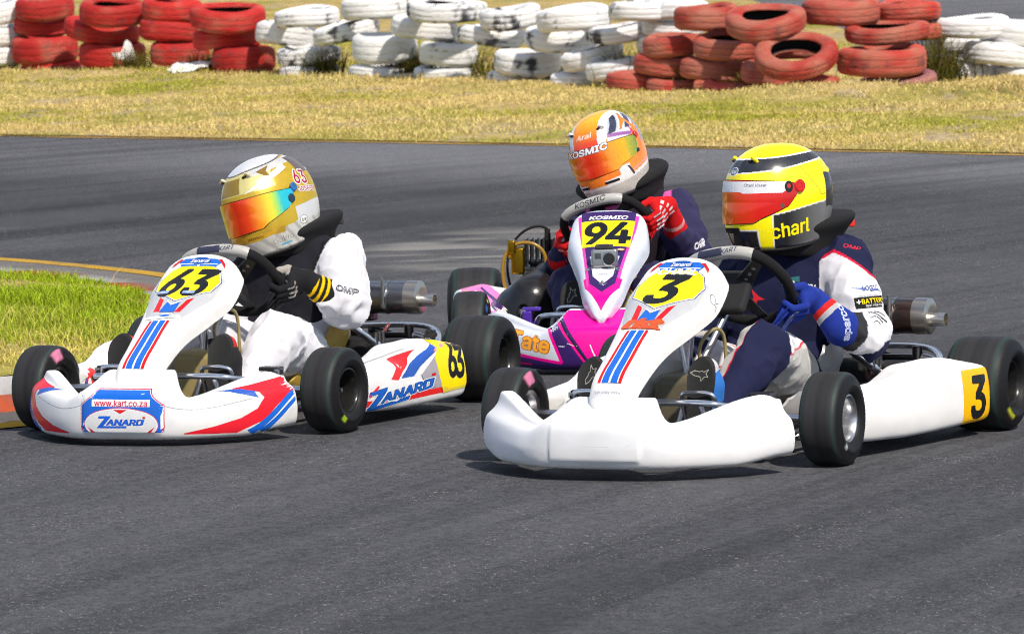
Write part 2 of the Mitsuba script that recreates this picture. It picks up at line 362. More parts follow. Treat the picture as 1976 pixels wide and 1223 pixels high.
# infield: grass tongue, kerb, yellow line
IN = catmull([(-9, 21.0), (-4, 20.85), (-2.2, 20.80), (-1.72, 20.84), (-1.50, 21.5), (-1.40, 22.6), (-1.42, 23.7), (-1.50, 24.5), (-1.80, 25.45), (-2.35, 26.25), (-4, 28.0), (-9, 32.5)], 260)
OUT = catmull([(-9, 19.0), (-4, 19.0), (-2.2, 19.05), (-1.62, 19.26), (-1.16, 20.45), (-1.04, 21.6), (-1.04, 23.2), (-1.20, 24.6), (-1.50, 25.62), (-2.29, 26.98), (-4, 29.0), (-9, 34.0)], 260)
INPOLY = Polygon(IN)
arc = np.r_[0, np.cumsum(np.linalg.norm(np.diff(OUT, axis=0), axis=1))]
rows, cols = [], []
rk = np.random.default_rng(5)
RK, WK, GK = A3(.52, .10, .04), A3(.60, .58, .55), A3(.17, .16, .155)
for t, z in ((0.0, .002), (.03, .008), (.16, .010), (.17, .011), (.52, .016), (.53, .016), (.98, .018), (1.0, .014)):
    rows.append(np.c_[OUT + (IN - OUT) * t, np.full(len(OUT), z)])
R_ = np.array(rows)
def kerbcol(v):
    n = len(OUT); r = np.arange(len(v)) // n; j = np.arange(len(v)) % n
    far = np.clip((OUT[j, 1] - 23.5) / 0.6, 0, 1)[:, None]
    wn = vn(v * [1, 1, 0], 9, 3)[:, None]; wear = np.clip((wn - 0.5) * 5, 0, 1)
    near = np.where((r <= 2)[:, None], GK * 0.75, np.where((r <= 4)[:, None], RK, WK))
    blk = (np.floor(arc[j] / 0.62) % 2)[:, None]
    fc = np.where((r <= 5)[:, None], GK * 1.1, np.where(blk > 0, RK * 0.75, WK * 0.75))
    c = near * (1 - far) + fc * far
    return c * (1 - 0.45 * wear) + GK * 0.8 * 0.45 * wear
add('kerb', grid(R_), 'm_concrete', kerbcol, True, label='low kerb painted red and white around the grass tongue at left', kind='structure')
tg = np.gradient(OUT, axis=0); nn = np.c_[tg[:, 1], -tg[:, 0]] / np.linalg.norm(tg, axis=1)[:, None]
if ((OUT + nn - IN) ** 2).sum() < ((OUT - nn - IN) ** 2).sum(): nn = -nn
wy = np.interp(OUT[:, 1], [19, 21, 25, 28], [0.15, 0.12, 0.10, 0.12])[:, None]
def lc(v):
    e = np.clip((vn(v * [1, 1, 0], 14, 8) - 0.52) * 5, 0, 1)[:, None]
    return A3(.52, .31, .05) * (1 - 0.5 * e) + A3(.16, .15, .14) * 0.5 * e
add('yellow_line', grid(np.array([np.c_[OUT + nn * (0.02 + wy), np.full(len(OUT), .004)], np.c_[OUT + nn * (0.02 + wy / 2), np.full(len(OUT), .0045)], np.c_[OUT + nn * 0.02, np.full(len(OUT), .005)]])), 'm_concrete', lc, True,
    label='yellow line painted along the kerb at left', kind='structure')
def infield_z(x, y):
    q = np.stack([x, y, 0 * x], -1)
    e = np.clip((IN_E(x, y)) / 0.5, 0, 1)
    return 0.012 + 0.02 * e + 0.03 * e * (vn(q, 1.7, 14) - 0.4)
from scipy.spatial import cKDTree
_kt = cKDTree(IN)
def IN_E(x, y): return _kt.query(np.stack([np.ravel(x), np.ravel(y)], 1))[0].reshape(np.shape(x))
gx, gy = np.meshgrid(np.linspace(-8.8, -1.36, 150), np.linspace(20.7, 32.4, 130))
gm = grid(np.stack([gx, gy, infield_z(gx, gy)], -1))
ins = shapely.contains_xy(INPOLY.buffer(0.02), gm.vertices[:, 0], gm.vertices[:, 1])
gm.update_faces(ins[gm.faces].all(1)); gm.remove_unreferenced_vertices()
add('infield_ground', gm, 'm_soil', smooth=True, label='earth of the grass tongue inside the bend at left', kind='structure')
def greengrass(pts, rng):
    q = np.c_[pts, 0 * pts[:, 0]]
    dry = np.clip((vn(q, 1.3, 51, 3) - 0.40) * 3.2 + (22.9 - pts[:, 1]) * 0.36 - 0.08 + rng.normal(0, .3, len(q)), 0, 1)[:, None]
    c = A3(.24, .35, .02) * (1 - dry) + A3(.58, .49, .15) * dry
    c = c * [1.25, 1.17, 1.2] * rng.uniform(0.6, 1.35, (len(q), 1))
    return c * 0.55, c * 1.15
N = 90000
px, py = rng.uniform(-3.0, -1.36, N), rng.uniform(20.75, 28.0, N)
ok = shapely.contains_xy(INPOLY, px, py) & (px > -0.094 * py - 0.1)
P = np.c_[px, py][ok]
dn = vn(np.c_[P, 0 * P[:, 0]], 2.2, 61, 3); P = P[rng.random(len(P)) < np.clip((dn - 0.36) * 3.2, 0.10, 1)]
hh = np.interp(P[:, 1], [20.8, 21.5, 23, 26], [.018, .030, .060, .035]) * (0.5 + 1.0 * vn(np.c_[P, 0 * P[:, 0]], 1.9, 71))
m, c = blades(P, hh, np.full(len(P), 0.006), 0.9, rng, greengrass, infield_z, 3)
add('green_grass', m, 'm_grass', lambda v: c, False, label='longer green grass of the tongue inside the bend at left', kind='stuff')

# long dry stalks in the tongue, and weeds in the gaps of the barrier
rs = np.random.default_rng(77)
sp = np.c_[rs.uniform(-2.5, -1.45, 60), rs.uniform(21.2, 25.6, 60)]; sp = sp[shapely.contains_xy(INPOLY, sp[:, 0], sp[:, 1])]
m, c = blades(sp, np.full(len(sp), .17), np.full(len(sp), .004), 2.2, rs, lambda p, r: (np.tile(A3(.40, .32, .10), (len(p), 1)), np.tile(A3(.62, .52, .22), (len(p), 1))), infield_z, 4)
add('dry_stalks', m, 'm_grass', lambda v: c, False, label='long bleached stalks standing in the tongue of grass', kind='stuff')
WEEDS = [(-.30, 46.0, .34, .30, 'between the white stacks behind the orange helmet'), (.40, 44.9, .30, .22, 'under the white wall right of the orange helmet'), (-1.42, 47.4, .28, .20, 'in the gap right of the first white stack'),
         (-.72, 46.6, .30, .22, 'in the gap left of the middle white stacks'), (.93, 43.5, .36, .24, 'where the white wall meets the red heap'), (2.95, 42.3, .45, .30, 'between the red heap and the far right white stacks'), (3.12, 42.4, .30, .22, 'in front of the far right white stacks'),
         (-3.05, 49.3, .22, .18, 'between the second and third red stacks'), (-2.42, 48.6, .20, .20, 'at the foot of the fourth red stack'), (1.33, 42.8, .22, .2, 'low among the left tyres of the red heap'), (1.75, 42.2, .2, .16, 'low in the middle of the red heap')]
for i, (x, y, h, r_, where) in enumerate(WEEDS):
    n = 260; q = rs.normal(0, r_ * .42, (n, 2)) * [1, .5] + [x, y]
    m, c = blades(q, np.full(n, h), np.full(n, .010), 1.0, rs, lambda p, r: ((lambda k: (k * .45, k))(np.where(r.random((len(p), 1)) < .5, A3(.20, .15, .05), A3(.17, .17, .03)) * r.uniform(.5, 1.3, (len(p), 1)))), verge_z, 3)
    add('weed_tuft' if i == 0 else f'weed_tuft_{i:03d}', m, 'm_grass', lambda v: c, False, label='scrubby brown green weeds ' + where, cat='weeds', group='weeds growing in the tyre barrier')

# ---------------------------------------------------------------- tyre barrier
def tyre_profile(R, W, hole):
    h = W / 2; r = hole
    return [(-h * .62, r), (-h * .80, r + .012), (-h * .98, r + .04), (-h * 1.0, (R + r) / 2), (-h * .93, R - .035), (-h * .80, R - .014), (-h * .6, R - .004), (-h * .34, R), (-h * .31, R - .006), (-h * .27, R - .006), (-h * .24, R),
            (h * .0, R + .001), (h * .24, R), (h * .27, R - .006), (h * .31, R - .006), (h * .34, R), (h * .6, R - .004), (h * .80, R - .014), (h * .93, R - .035), (h * 1.0, (R + r) / 2), (h * .98, r + .04), (h * .80, r + .012), (h * .62, r),
            (h * .56, r + .015), (h * .78, R - .05), (h * .5, R - .022), (0, R - .018), (-h * .5, R - .022), (-h * .78, R - .05), (-h * .56, r + .015)]
ORD = ['first', 'second', 'third', 'fourth', 'fifth', 'sixth', 'seventh']
ROWN = ['top', 'second', 'third', 'fourth', 'fifth', 'lowest']
TYRES = [
    ('RL',0,0,-3.87,50.76,0.533,0.51,0.17,0,3,0.0),
    ('RL',0,1,-3.9,50.89,0.381,0.49,0.14,-2,2,0.0),
    ('RL',0,2,-3.88,50.76,0.192,0.56,0.22,0,2,0.0),
    ('RL',0,3,-3.83,50.78,0.041,0.52,0.12,0,2,0.0),
    ('RL',1,0,-3.22,49.78,0.515,0.57,0.18,-3,8,0.0),
    ('RL',1,1,-3.35,50.08,0.355,0.63,0.16,-9,6,0.0),
    ('RL',1,2,-3.26,49.95,0.154,0.55,0.2,-1,2,0.0),
    ('RL',2,0,-2.72,49.39,0.538,0.51,0.17,-4,5,0.0),
    ('RL',2,1,-2.75,49.37,0.369,0.48,0.18,-8,3,0.0),
    ('RL',2,2,-2.66,49.3,0.177,0.5,0.18,-3,2,0.0),
    ('RL',3,0,-2.22,48.38,0.485,0.6,0.18,-2,8,0.0),
    ('RL',3,1,-2.24,48.55,0.313,0.56,0.16,2,2,0.0),
    ('RL',3,2,-2.1,48.38,0.152,0.52,0.2,0,3,0.0),
    ('RL',3,3,-2.09,48.37,0.002,0.45,0.12,-2,2,0.0),
    ('WL',0,0,-4.29,51.06,0.501,0.56,0.18,14,4,0.0),
    ('WL',0,1,-4.32,51.07,0.308,0.56,0.16,3,2,0.0),
    ('WL',0,2,-4.33,51.08,0.15,0.55,0.17,2,2,0.0),
    ('WM',0,0,-1.56,47.64,0.491,0.53,0.14,3,3,0.35),
    ('WM',0,1,-1.74,47.99,0.35,0.5,0.18,-8,2,0.3),
    ('WM',0,3,-1.55,47.62,0.188,0.52,0.14,2,2,0.45),
    ('WM',0,4,-1.55,47.6,0.057,0.48,0.12,1,2,0.2),
    ('WM',0,5,-1.55,47.6,-0.029,0.46,0.12,1,2,0.2),
    ('WM',1,1,-1.24,47.17,0.386,0.53,0.14,12,4,0.45),
    ('WM',1,0,-1.01,46.85,0.575,0.52,0.17,3,3,0.15),
    ('WM',1,3,-0.93,46.7,0.259,0.51,0.22,0,2,0.05),
    ('WM',1,4,-0.97,46.75,0.073,0.49,0.12,-1,2,0.05),
    ('WM',1,5,-0.87,46.65,0.014,0.44,0.12,0,2,0.1),
    ('WM',2,0,-0.43,45.78,0.564,0.63,0.15,-3,4,0.55),
    ('WM',2,1,-0.61,46.19,0.423,0.52,0.16,-8,3,0.2),
    ('WM',2,3,-0.43,46.0,0.229,0.46,0.18,-2,2,0.25),
    ('WM',2,4,-0.47,46.02,0.071,0.44,0.12,0,2,0.1),
    ('WM',3,0,0.05,45.01,0.518,0.47,0.16,6,3,0.4),
    ('WM',3,1,-0.1,45.28,0.377,0.5,0.14,-6,4,0.5),
    ('WM',3,3,0.17,44.77,0.189,0.51,0.18,-1,4,0.3),
    ('WM',3,5,0.1,44.9,0.063,0.42,0.12,-3,2,0.3),
    ('WM',4,0,0.51,44.04,0.528,0.55,0.17,4,2,0.05),
    ('WM',4,1,0.4,44.35,0.362,0.51,0.16,-5,3,0.2),
    ('WM',4,3,0.64,43.88,0.253,0.42,0.14,16,4,0.05),
    ('WM',4,5,0.56,44.04,0.064,0.33,0.12,-4,2,0.05),
    ('WM',5,0,0.98,43.29,0.593,0.44,0.14,2,2,0.05),
    ('WM',5,1,0.85,43.58,0.427,0.47,0.12,8,3,0.25),
    ('WM',5,4,0.81,43.6,0.168,0.44,0.14,5,2,0.05),
    ('WM',6,0,1.25,43.3,0.592,0.42,0.14,0,2,0.05),
    ('WM',6,1,1.22,43.38,0.457,0.42,0.12,0,2,0.1),
    ('WM',6,3,1.19,43.46,0.335,0.42,0.13,0,2,0.05),
    ('RR',0,0,1.44,42.63,0.547,0.48,0.17,2,2,0.0),
    ('RR',0,1,1.21,42.87,0.35,0.41,0.15,2,2,0.0),
    ('RR',0,2,1.15,42.94,0.206,0.41,0.15,-4,3,0.0),
    ('RR',0,3,0.95,43.11,0.089,0.39,0.13,-4,3,0.0),
    ('RR',0,4,1.23,42.84,0.059,0.33,0.12,0,2,0.0),
    ('RR',1,0,1.83,41.96,0.526,0.58,0.15,3,13,0.0),
    ('RR',1,1,1.57,42.44,0.34,0.48,0.15,-4,9,0.0),
    ('RR',1,2,1.47,42.54,0.182,0.43,0.15,-5,3,0.0),
    ('RR',1,4,1.62,42.32,0.05,0.41,0.12,-2,2,0.0),
    ('RR',2,1,2.02,41.63,0.297,0.58,0.14,2,24,0.0),
    ('RR',2,3,2.09,42.27,0.327,0.47,0.15,0,2,0.0),
    ('RR',2,2,1.87,42.01,0.161,0.42,0.15,-6,3,0.0),
    ('RR',2,4,2.09,41.77,0.078,0.48,0.12,4,3,0.0),
    ('RR',3,0,2.37,42.25,0.575,0.55,0.18,1,2,0.0),
    ('RR',3,1,2.68,42.04,0.428,0.61,0.12,2,4,0.0),
    ('RR',3,2,2.62,41.8,0.238,0.63,0.19,1,3,0.0),
    ('RR',3,4,2.74,41.85,0.081,0.55,0.12,3,4,0.9),
    ('RR',4,0,2.86,42.46,0.563,0.44,0.13,0,2,0.0),
    ('RR',4,1,2.9,42.49,0.422,0.4,0.12,0,2,0.0),
    ('WR',0,0,3.3,42.52,0.432,0.55,0.14,1,2,0.05),
    ('WR',0,1,3.51,42.5,0.243,0.54,0.16,-5,3,0.12),
    ('WR',0,2,3.3,42.62,0.124,0.43,0.14,-8,3,0.15),
    ('WR',1,0,3.65,42.5,0.379,0.48,0.18,-4,3,0.05),
    ('WR',1,2,3.68,42.5,0.073,0.41,0.13,-3,2,0.1),
    ('WR',1,3,3.5,42.55,0.007,0.4,0.12,-5,2,0.1),
    ('WR',0,3,3.25,42.77,0.297,0.35,0.12,0,2,0.1),
]

SECT = {'RL': ('red', 'of the {c} red stack from left'), 'WL': ('white', 'at the left edge beside red stacks'), 'WM': ('white', '{c} from left, middle white wall'),
        'RR': ('red', '{c} from left, red heap at right'), 'WR': ('white', 'white stacks at far right')}
GRP = {'RL': 'red painted tyres of the left stacks', 'WL': 'white painted tyres at the left edge', 'WM': 'white painted tyres of the middle wall', 'RR': 'red painted tyres of the right heap', 'WR': 'white painted tyres at the right edge'}
_rowcount = {}
for i, (sec, st, ly, x, y, z, D, hgt, tilt, fwd, wear) in enumerate(TYRES):
    rg = np.random.default_rng(100 + i)
    red = sec[0] == 'R'
    R = max(D, .46) / 2; hole = R * rg.uniform(.56, .62)
    m = lathe(tyre_profile(R, hgt, hole), (0, 0, 0), (0, 0, 1), 72, closed=True)
    v0 = np.array(m.vertices); rad = np.hypot(v0[:, 0], v0[:, 1])
    sq = 1 + 0.022 * np.cos(2 * np.arctan2(v0[:, 1], v0[:, 0]) + rg.uniform(0, 6)); v1 = v0 * np.c_[sq, sq, np.ones(len(v0))]
    v1[:, 2] += 0.008 * np.sin(2 * np.arctan2(v0[:, 1], v0[:, 0]) + rg.uniform(0, 6)) + 0.012 * (vn(v0 + i, 5, 3) - .5)
    m.vertices = v1
    nfz = np.clip(trimesh.Trimesh(v0, m.faces, process=False).vertex_normals[:, 2], 0, 1)
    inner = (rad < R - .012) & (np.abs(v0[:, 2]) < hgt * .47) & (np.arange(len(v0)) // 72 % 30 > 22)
    nz = vn(v0 * [1, 1, .45] + i * 3.1, 13, i, 4); nz2 = vn(v0 + i, 32, i + 5, 3); dust = vn(v0 + 7 * i, 7, i + 9, 3)
    if red:
        c0 = A3(.46, .022, .018) * rg.uniform(.75, 1.15) if sec == 'RL' else A3(.44, .042, .030) * rg.uniform(.75, 1.15)
        if wear > .5: c0 = A3(.22, .09, .12)
        c = c0[None] * (0.75 + 0.5 * dust[:, None])
        dd = np.clip((dust - .42) * 2.2 + .55 * nfz - (.25 if sec == 'RL' else -.22), 0, .8)[:, None]
        c = c * (1 - dd) + A3(.36, .15, .10) * dd
        wr = np.clip((nz - .68) * 10, 0, 1)[:, None] * .6
    else:
        c = A3(.74, .735, .73)[None] * (0.86 + 0.24 * dust[:, None])
        wr = np.clip((nz * .75 + nz2 * .25 + nfz * .10 * (wear > .12) - (.66 - .20 * wear)) * 14, 0, 1)[:, None]
        low = np.clip((-v0[:, 2] / hgt - .32) * 3, 0, 1)[:, None] * .35
        c = c * (1 - low) + A3(.33, .29, .24) * low
    c = c * (1 - wr) + A3(.045, .045, .05) * wr
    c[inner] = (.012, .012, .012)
    Rm = rotm([0, 1, 0], -tilt) @ rotm([1, 0, 0], fwd) @ rotm([0, 0, 1], rg.uniform(0, 360))
    key = 'barrier_tyre' if i == 0 else f'barrier_tyre_{i:03d}'
    col, tail = SECT[sec]
    n = _rowcount[sec, ly] = _rowcount.get((sec, ly), -1) + 1
    c_ = ORD[st] if sec == 'RL' else ORD[n]
    if sec == 'RL': lab = f"{col} painted tyre, {ROWN[ly]} from the top {tail.format(c=c_)}".replace('top from the top', 'topmost')
    elif sec in ('WL', 'WR'): lab = f"{col} painted tyre in {ROWN[ly]} row, {c_} from left, {tail}"
    else: lab = f"{col} painted tyre in {ROWN[ly]} row, {tail.format(c=c_)}"
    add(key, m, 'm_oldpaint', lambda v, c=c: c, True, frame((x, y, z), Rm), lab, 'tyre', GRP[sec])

# litter lying by the barrier
def rag(o, ex, ey, pts, key, lab, seed):
    p = smoothpoly(pts, 60); V, F, L, C = flat([(p, WHITE)], .015)
    q = np.c_[V, np.zeros(len(V))]
    wv = .05 * (vn(q, 9, seed) - .5) + .03 * (vn(q, 22, seed + 1) - .5)
    n = nrm(np.cross(ex, ey)); P = A3(*o) + V[:, :1] * nrm(ex) + V[:, 1:] * nrm(ey) + wv[:, None] * n
    V2 = np.vstack([P, P - n * .004]); F2 = np.vstack([F, F[:, ::-1] + len(P)])
    add(key, trimesh.Trimesh(V2, F2, process=False), 'm_matte', (.74, .73, .71), True, label=lab, cat='litter')
rag((-3.13, 49.35, .03), (1, -.2, 0), (0, .15, 1), [(-.10, .16), (-.03, .17), (.02, .27), (.06, .24), (.09, .16), (.13, .06), (.11, -.02), (.06, .02), (.03, .10), (-.05, .11)], 'plastic_bag', 'torn white plastic bag hanging in front of the second red stack', 3)
rag((-2.55, 48.35, .10), (1, 0, .05), (0, 1, .12), [(-.16, -.1), (-.05, .25), (.05, .1), (.16, .2), (.15, -.05), (.02, -.3), (-.08, -.25)], 'plastic_sheet', 'flattened white plastic scrap lying on the grass mound', 8)

# ---------------------------------------------------------------- racing karts (local: x forward, y to the driver's left, z up, origin under the front axle)
def kart_frame(x, y, psi, s):
    a = math.radians(psi)
    R = np.stack([[-math.sin(a), -math.cos(a), 0], [math.cos(a), -math.sin(a), 0], [0, 0, 1.0]], 1) * s
    return lambda v: np.atleast_2d(v) @ R.T + A3(x, y, 0)
SEC = lambda h: None
def fairing(zc=.225, zw=.160, zh=.210, hump=.145, raise_=.0042, dx=0.0, ky=1.0, z0=.019):
    n = 170
    cp = np.array([(.515, 0), (.514, .07), (.508, .13), (.488, .20), (.445, .27), (.385, .34), (.315, .41), (.255, .455), (.205, .478)])
    cp = cp * [1, ky] + [dx, 0]
    full = np.vstack([cp[::-1][:-1] * [1, -1], cp])
    Pc = catmull(full, n)                                    # from the right end to the left end
    tg = np.gradient(Pc, axis=0); tg /= np.linalg.norm(tg, axis=1)[:, None]
    inn = np.c_[-tg[:, 1], tg[:, 0]]
    if (inn[n // 2] @ [1, 0]) > 0: inn = -inn
    ay = np.abs(Pc[:, 1]) / ky
    sm = lambda a, b, x: (lambda t: t * t * (3 - 2 * t))(np.clip((x - a) / (b - a), 0, 1))
    c = 1 - sm(hump, hump + .085, ay); hn = sm(.22, .452, ay) * (1 - .22 * sm(.45, .480, ay))
    zt = zw + (zc - zw) * c + (zh - zw) * hn
    zf = .140 + .026 * c + .030 * hn
    dt = .055 + .095 * c + .006 * hn
    zb = z0 + .022 * sm(.36, .48, ay)
    rows = []
    for i in range(n):
        b, f, t, d = zb[i], zf[i], zt[i], dt[i]
        k = 1.0
        sec = np.array([(.11, b + .004), (.045, b), (.018, b + .004), (.006, b + .018), (.001, b + .05), (.002, (b + f) / 2 + .01), (.007, f - .022), (.013, f - .008), (.026, f + .004), (.5 * d + .016, f + .55 * (t - f)), (d - .006, t - .001), (d + .006, t + .001), (d + .026, t), (d + .042, t - .018), (d + .040, (b + t) / 2), (.13, b + .03)])
        q = catmull(sec, 64, True)
        q[:, 0] = q[:, 0] * k
        r = raise_ * (1 - sm(.134, .143, ay[i])) * sm(b + .018, b + .026, q[:, 1]) * (q[:, 0] < d + .01)
        rows.append(np.c_[Pc[i] + inn[i] * (q[:, :1] - r[:, None]), q[:, 1]])
    return grid(np.array(rows), wrap=True, caps=True)
PANEL_C = np.array([(.462, .176), (.468, .198), (.455, .232), (.425, .278), (.335, .338), (.235, .396), (.11, .455), (0, .508), (-.085, .556), (-.122, .582), (-.140, .588)])
PANEL_W = np.array([.030, .050, .062, .066, .070, .080, .106, .131, .126, .096, .050])
PANEL_W94 = np.array([.010, .022, .040, .056, .076, .092, .118, .140, .134, .120, .090])
def front_panel(Wd, dx=0, dz=0, kz=1.0, p=.42):
    n = 110; u = np.linspace(0, 1, n)
    d = np.r_[0, np.cumsum(np.linalg.norm(np.diff(PANEL_C, axis=0), axis=1))]; d /= d[-1]
    from scipy.interpolate import PchipInterpolator, CubicSpline
    C = (PchipInterpolator(d, PANEL_C)(u) - [0, .176]) * [1, kz] + [0, .176] + [dx, dz]; W = PchipInterpolator(d, Wd)(u)
    D = PchipInterpolator([0, .06, .3, .7, .93, 1], [.030, .055, .062, .080, .070, .045])(u)
    tg = np.gradient(C, axis=0); tg /= np.linalg.norm(tg, axis=1)[:, None]
    N = np.c_[-tg[:, 1], tg[:, 0]]; N = np.where((N[:, :1] > 0) | (N[:, 1:] > 0), N, -N)
    N = np.c_[tg[:, 1], -tg[:, 0]]; N[N[:, 1] < 0] *= 1
    N = np.where((N @ [.5, .85] < 0)[:, None], -N, N)
    a = np.linspace(-np.pi / 2, np.pi / 2, 64)
    rows = []
    for i in range(n):
        y = np.sign(np.sin(a)) * np.abs(np.sin(a)) ** p * W[i]
        h = (np.abs(np.cos(a)) ** .40 - 1) * D[i] - .05 * (y ** 2) / max(W[i], .02)
        yb = np.linspace(W[i] * .96, -W[i] * .96, 14); hb = np.full(14, -D[i] * .92)
        y = np.r_[y * (1 + .06 * (-h / D[i])), yb]; h = np.r_[h, hb]
        rows.append(np.stack([C[i, 0] + N[i, 0] * h, y, C[i, 1] + N[i, 1] * h], -1))
    return grid(np.array(rows), wrap=True, caps=True)
def side_pod(side, k=1.0):
    xs = np.array([-.105, -.13, -.28, -.44, -.55, -.64, -.745, -.83, -.862, -.872])
    zt = np.array([.165, .190, .200, .206, .226, .246, .240, .222, .205, .17]); zo = zt - np.array([.01, .018, .026, .030, .034, .034, .024, .014, .012, .01])
    zb = np.array([.075, .052, .042, .037, .037, .039, .043, .047, .055, .07])
    yo = np.array([.50, .52, .555, .578, .592, .606, .628, .645, .634, .605]); yi = np.array([.42, .40, .40, .40, .40, .40, .40, .40, .41, .44])
    from scipy.interpolate import PchipInterpolator
    u = np.r_[np.linspace(-.105, -.15, 6), np.linspace(-.165, -.80, 60), np.linspace(-.81, -.872, 12)]
    f = lambda v: PchipInterpolator(-xs, v)(-u)
    zt, zo, zb, yo, yi = map(f, (zt, zo, zb, yo, yi))
    rows = []
    for i in range(len(u)):
        m = (zb[i] + zo[i]) / 2
        sec = np.array([(yi[i], zb[i] + .015), ((yi[i] + yo[i]) / 2, zb[i]), (yo[i] - .03, zb[i]), (yo[i] - .006, zb[i] + .006), (yo[i] + .003, zb[i] + .025), (yo[i] + .006, m), (yo[i], zo[i] - .022), (yo[i] - .006, zo[i] - .004), (yo[i] - .022, zo[i] + .006),
                        (yo[i] - .085, zt[i] - .001), (yo[i] - .10, zt[i]), ((yi[i] + yo[i] - .1) / 2, zt[i] - .012), (yi[i], zt[i] - .03), (yi[i] - .005, m)])
        q = catmull(sec, 56, True)
        rows.append(np.c_[np.full(56, u[i] * k - .02 * (k > 1)), q[:, 0] * side, q[:, 1]])
    m = grid(np.array(rows), wrap=True, caps=True)
    return m

def wheel(root, c, R, W, yaw, outer, rimc, M, marks=(), rear=False, lab=None):
    """outer: +1 when the outside of the wheel looks to the left of the kart."""
    k = num(root + '__wheel'); h = W / 2; r = .0675
    prof = [(-h * .70, r), (-h * .84, r + .006), (-h * .98, r + .022), (-h * 1.0, (R + r) / 2 - .004), (-h * .955, R - .030), (-h * .86, R - .0125), (-h * .74, R - .0045), (-h * .62, R - .0015), (-h * .3, R), (0, R + .0006), (h * .3, R), (h * .62, R - .0015),
            (h * .74, R - .0045), (h * .86, R - .0125), (h * .955, R - .030), (h * 1.0, (R + r) / 2 - .004), (h * .98, r + .022), (h * .84, r + .006), (h * .70, r), (h * .66, r - .003), (0, r - .004), (-h * .66, r - .003)]
    pr = catmull(np.array(prof), 88, True)
    m = lathe([tuple(x) for x in pr], (0, 0, 0), (0, 1, 0), 128, closed=True)
    Rz = rotm([0, 0, 1], yaw); F = frame(c, Rz)
    def tc(v):
        rr = np.hypot(v[:, 0], v[:, 2]); an = np.degrees(np.arctan2(v[:, 2], v[:, 0])); s = v[:, 1] * outer
        tread = np.clip((rr - (R - .012)) / .006, 0, 1)[:, None]
        st = vn(np.c_[v[:, 1] * 90, an * .004, 0 * an], 1, 3, 2)[:, None]
        cc = A3(.008, .008, .009) + tread * (A3(.025, .0245, .026) * (.6 + .8 * st) - A3(.008, .008, .009))
        ring = (np.exp(-((rr - (R - .0035)) / .0013) ** 2) * (np.abs(v[:, 1]) > h * .55))[:, None]
        cc = cc * (1 - .55 * ring) + A3(.012, .07, .055) * .55 * ring
        for (a0, a1, r0, r1, colr, sd, soft) in marks:
            w = np.clip((an - a0) / soft + .5, 0, 1) * np.clip((a1 - an) / soft + .5, 0, 1) * np.clip((rr - r0) / .004 + .5, 0, 1) * np.clip((r1 - rr) / .004 + .5, 0, 1) * (s * sd > 0)
            w = (w * np.clip(.45 + 1.1 * vn(v, 60, 4), 0, 1))[:, None]
            cc = cc * (1 - w) + np.asarray(colr) * w
        return cc
    add(k + '__tyre', m, 'm_rubber', tc, True, lambda v: M(F(v)))
    o = outer
    dp = .085 if not rear else .135
    rim = [(h * .66, r - .006), (h * .72, r + .001), (h * .78, r + .003), (h * .79, r - .001), (h * .70, r - .008), (h * .35, r - .012), (h - dp, r - .016), (h - dp, .020), (h - dp - .006, .019), (h - dp - .006, r - .014), (-h * .70, r - .010), (-h * .76, r + .001), (-h * .70, r + .001)]
    q = lathe([(a * o, b) for a, b in rim], (0, 0, 0), (0, 1, 0), 64)
    if o < 0: q.invert()
    add(k + '__rim', q, 'm_metal' if rimc[0] > .2 else 'm_gloss', rimc, 40, lambda v: M(F(v)), lab)
    hub = cat(lathe([(a * o, b) for a, b in [(h - dp - .02, .0), (h - dp - .02, .024), (h - dp + .012, .023), (h - dp + .014, .014), (h - dp + .034, .013), (h - dp + .036, .007), (h - dp + .046, .007), (h - dp + .046, 0)]], (0, 0, 0), (0, 1, 0), 24),
              *[cyl((.036 * math.cos(a), (h - dp) * o, .036 * math.sin(a)), (.036 * math.cos(a), (h - dp + .010) * o, .036 * math.sin(a)), .006, 8) for a in np.arange(3) * 2.094])
    add(k + '__hub', hub, 'm_metal', (.55, .54, .52), 40, lambda v: M(F(v)))
    return k

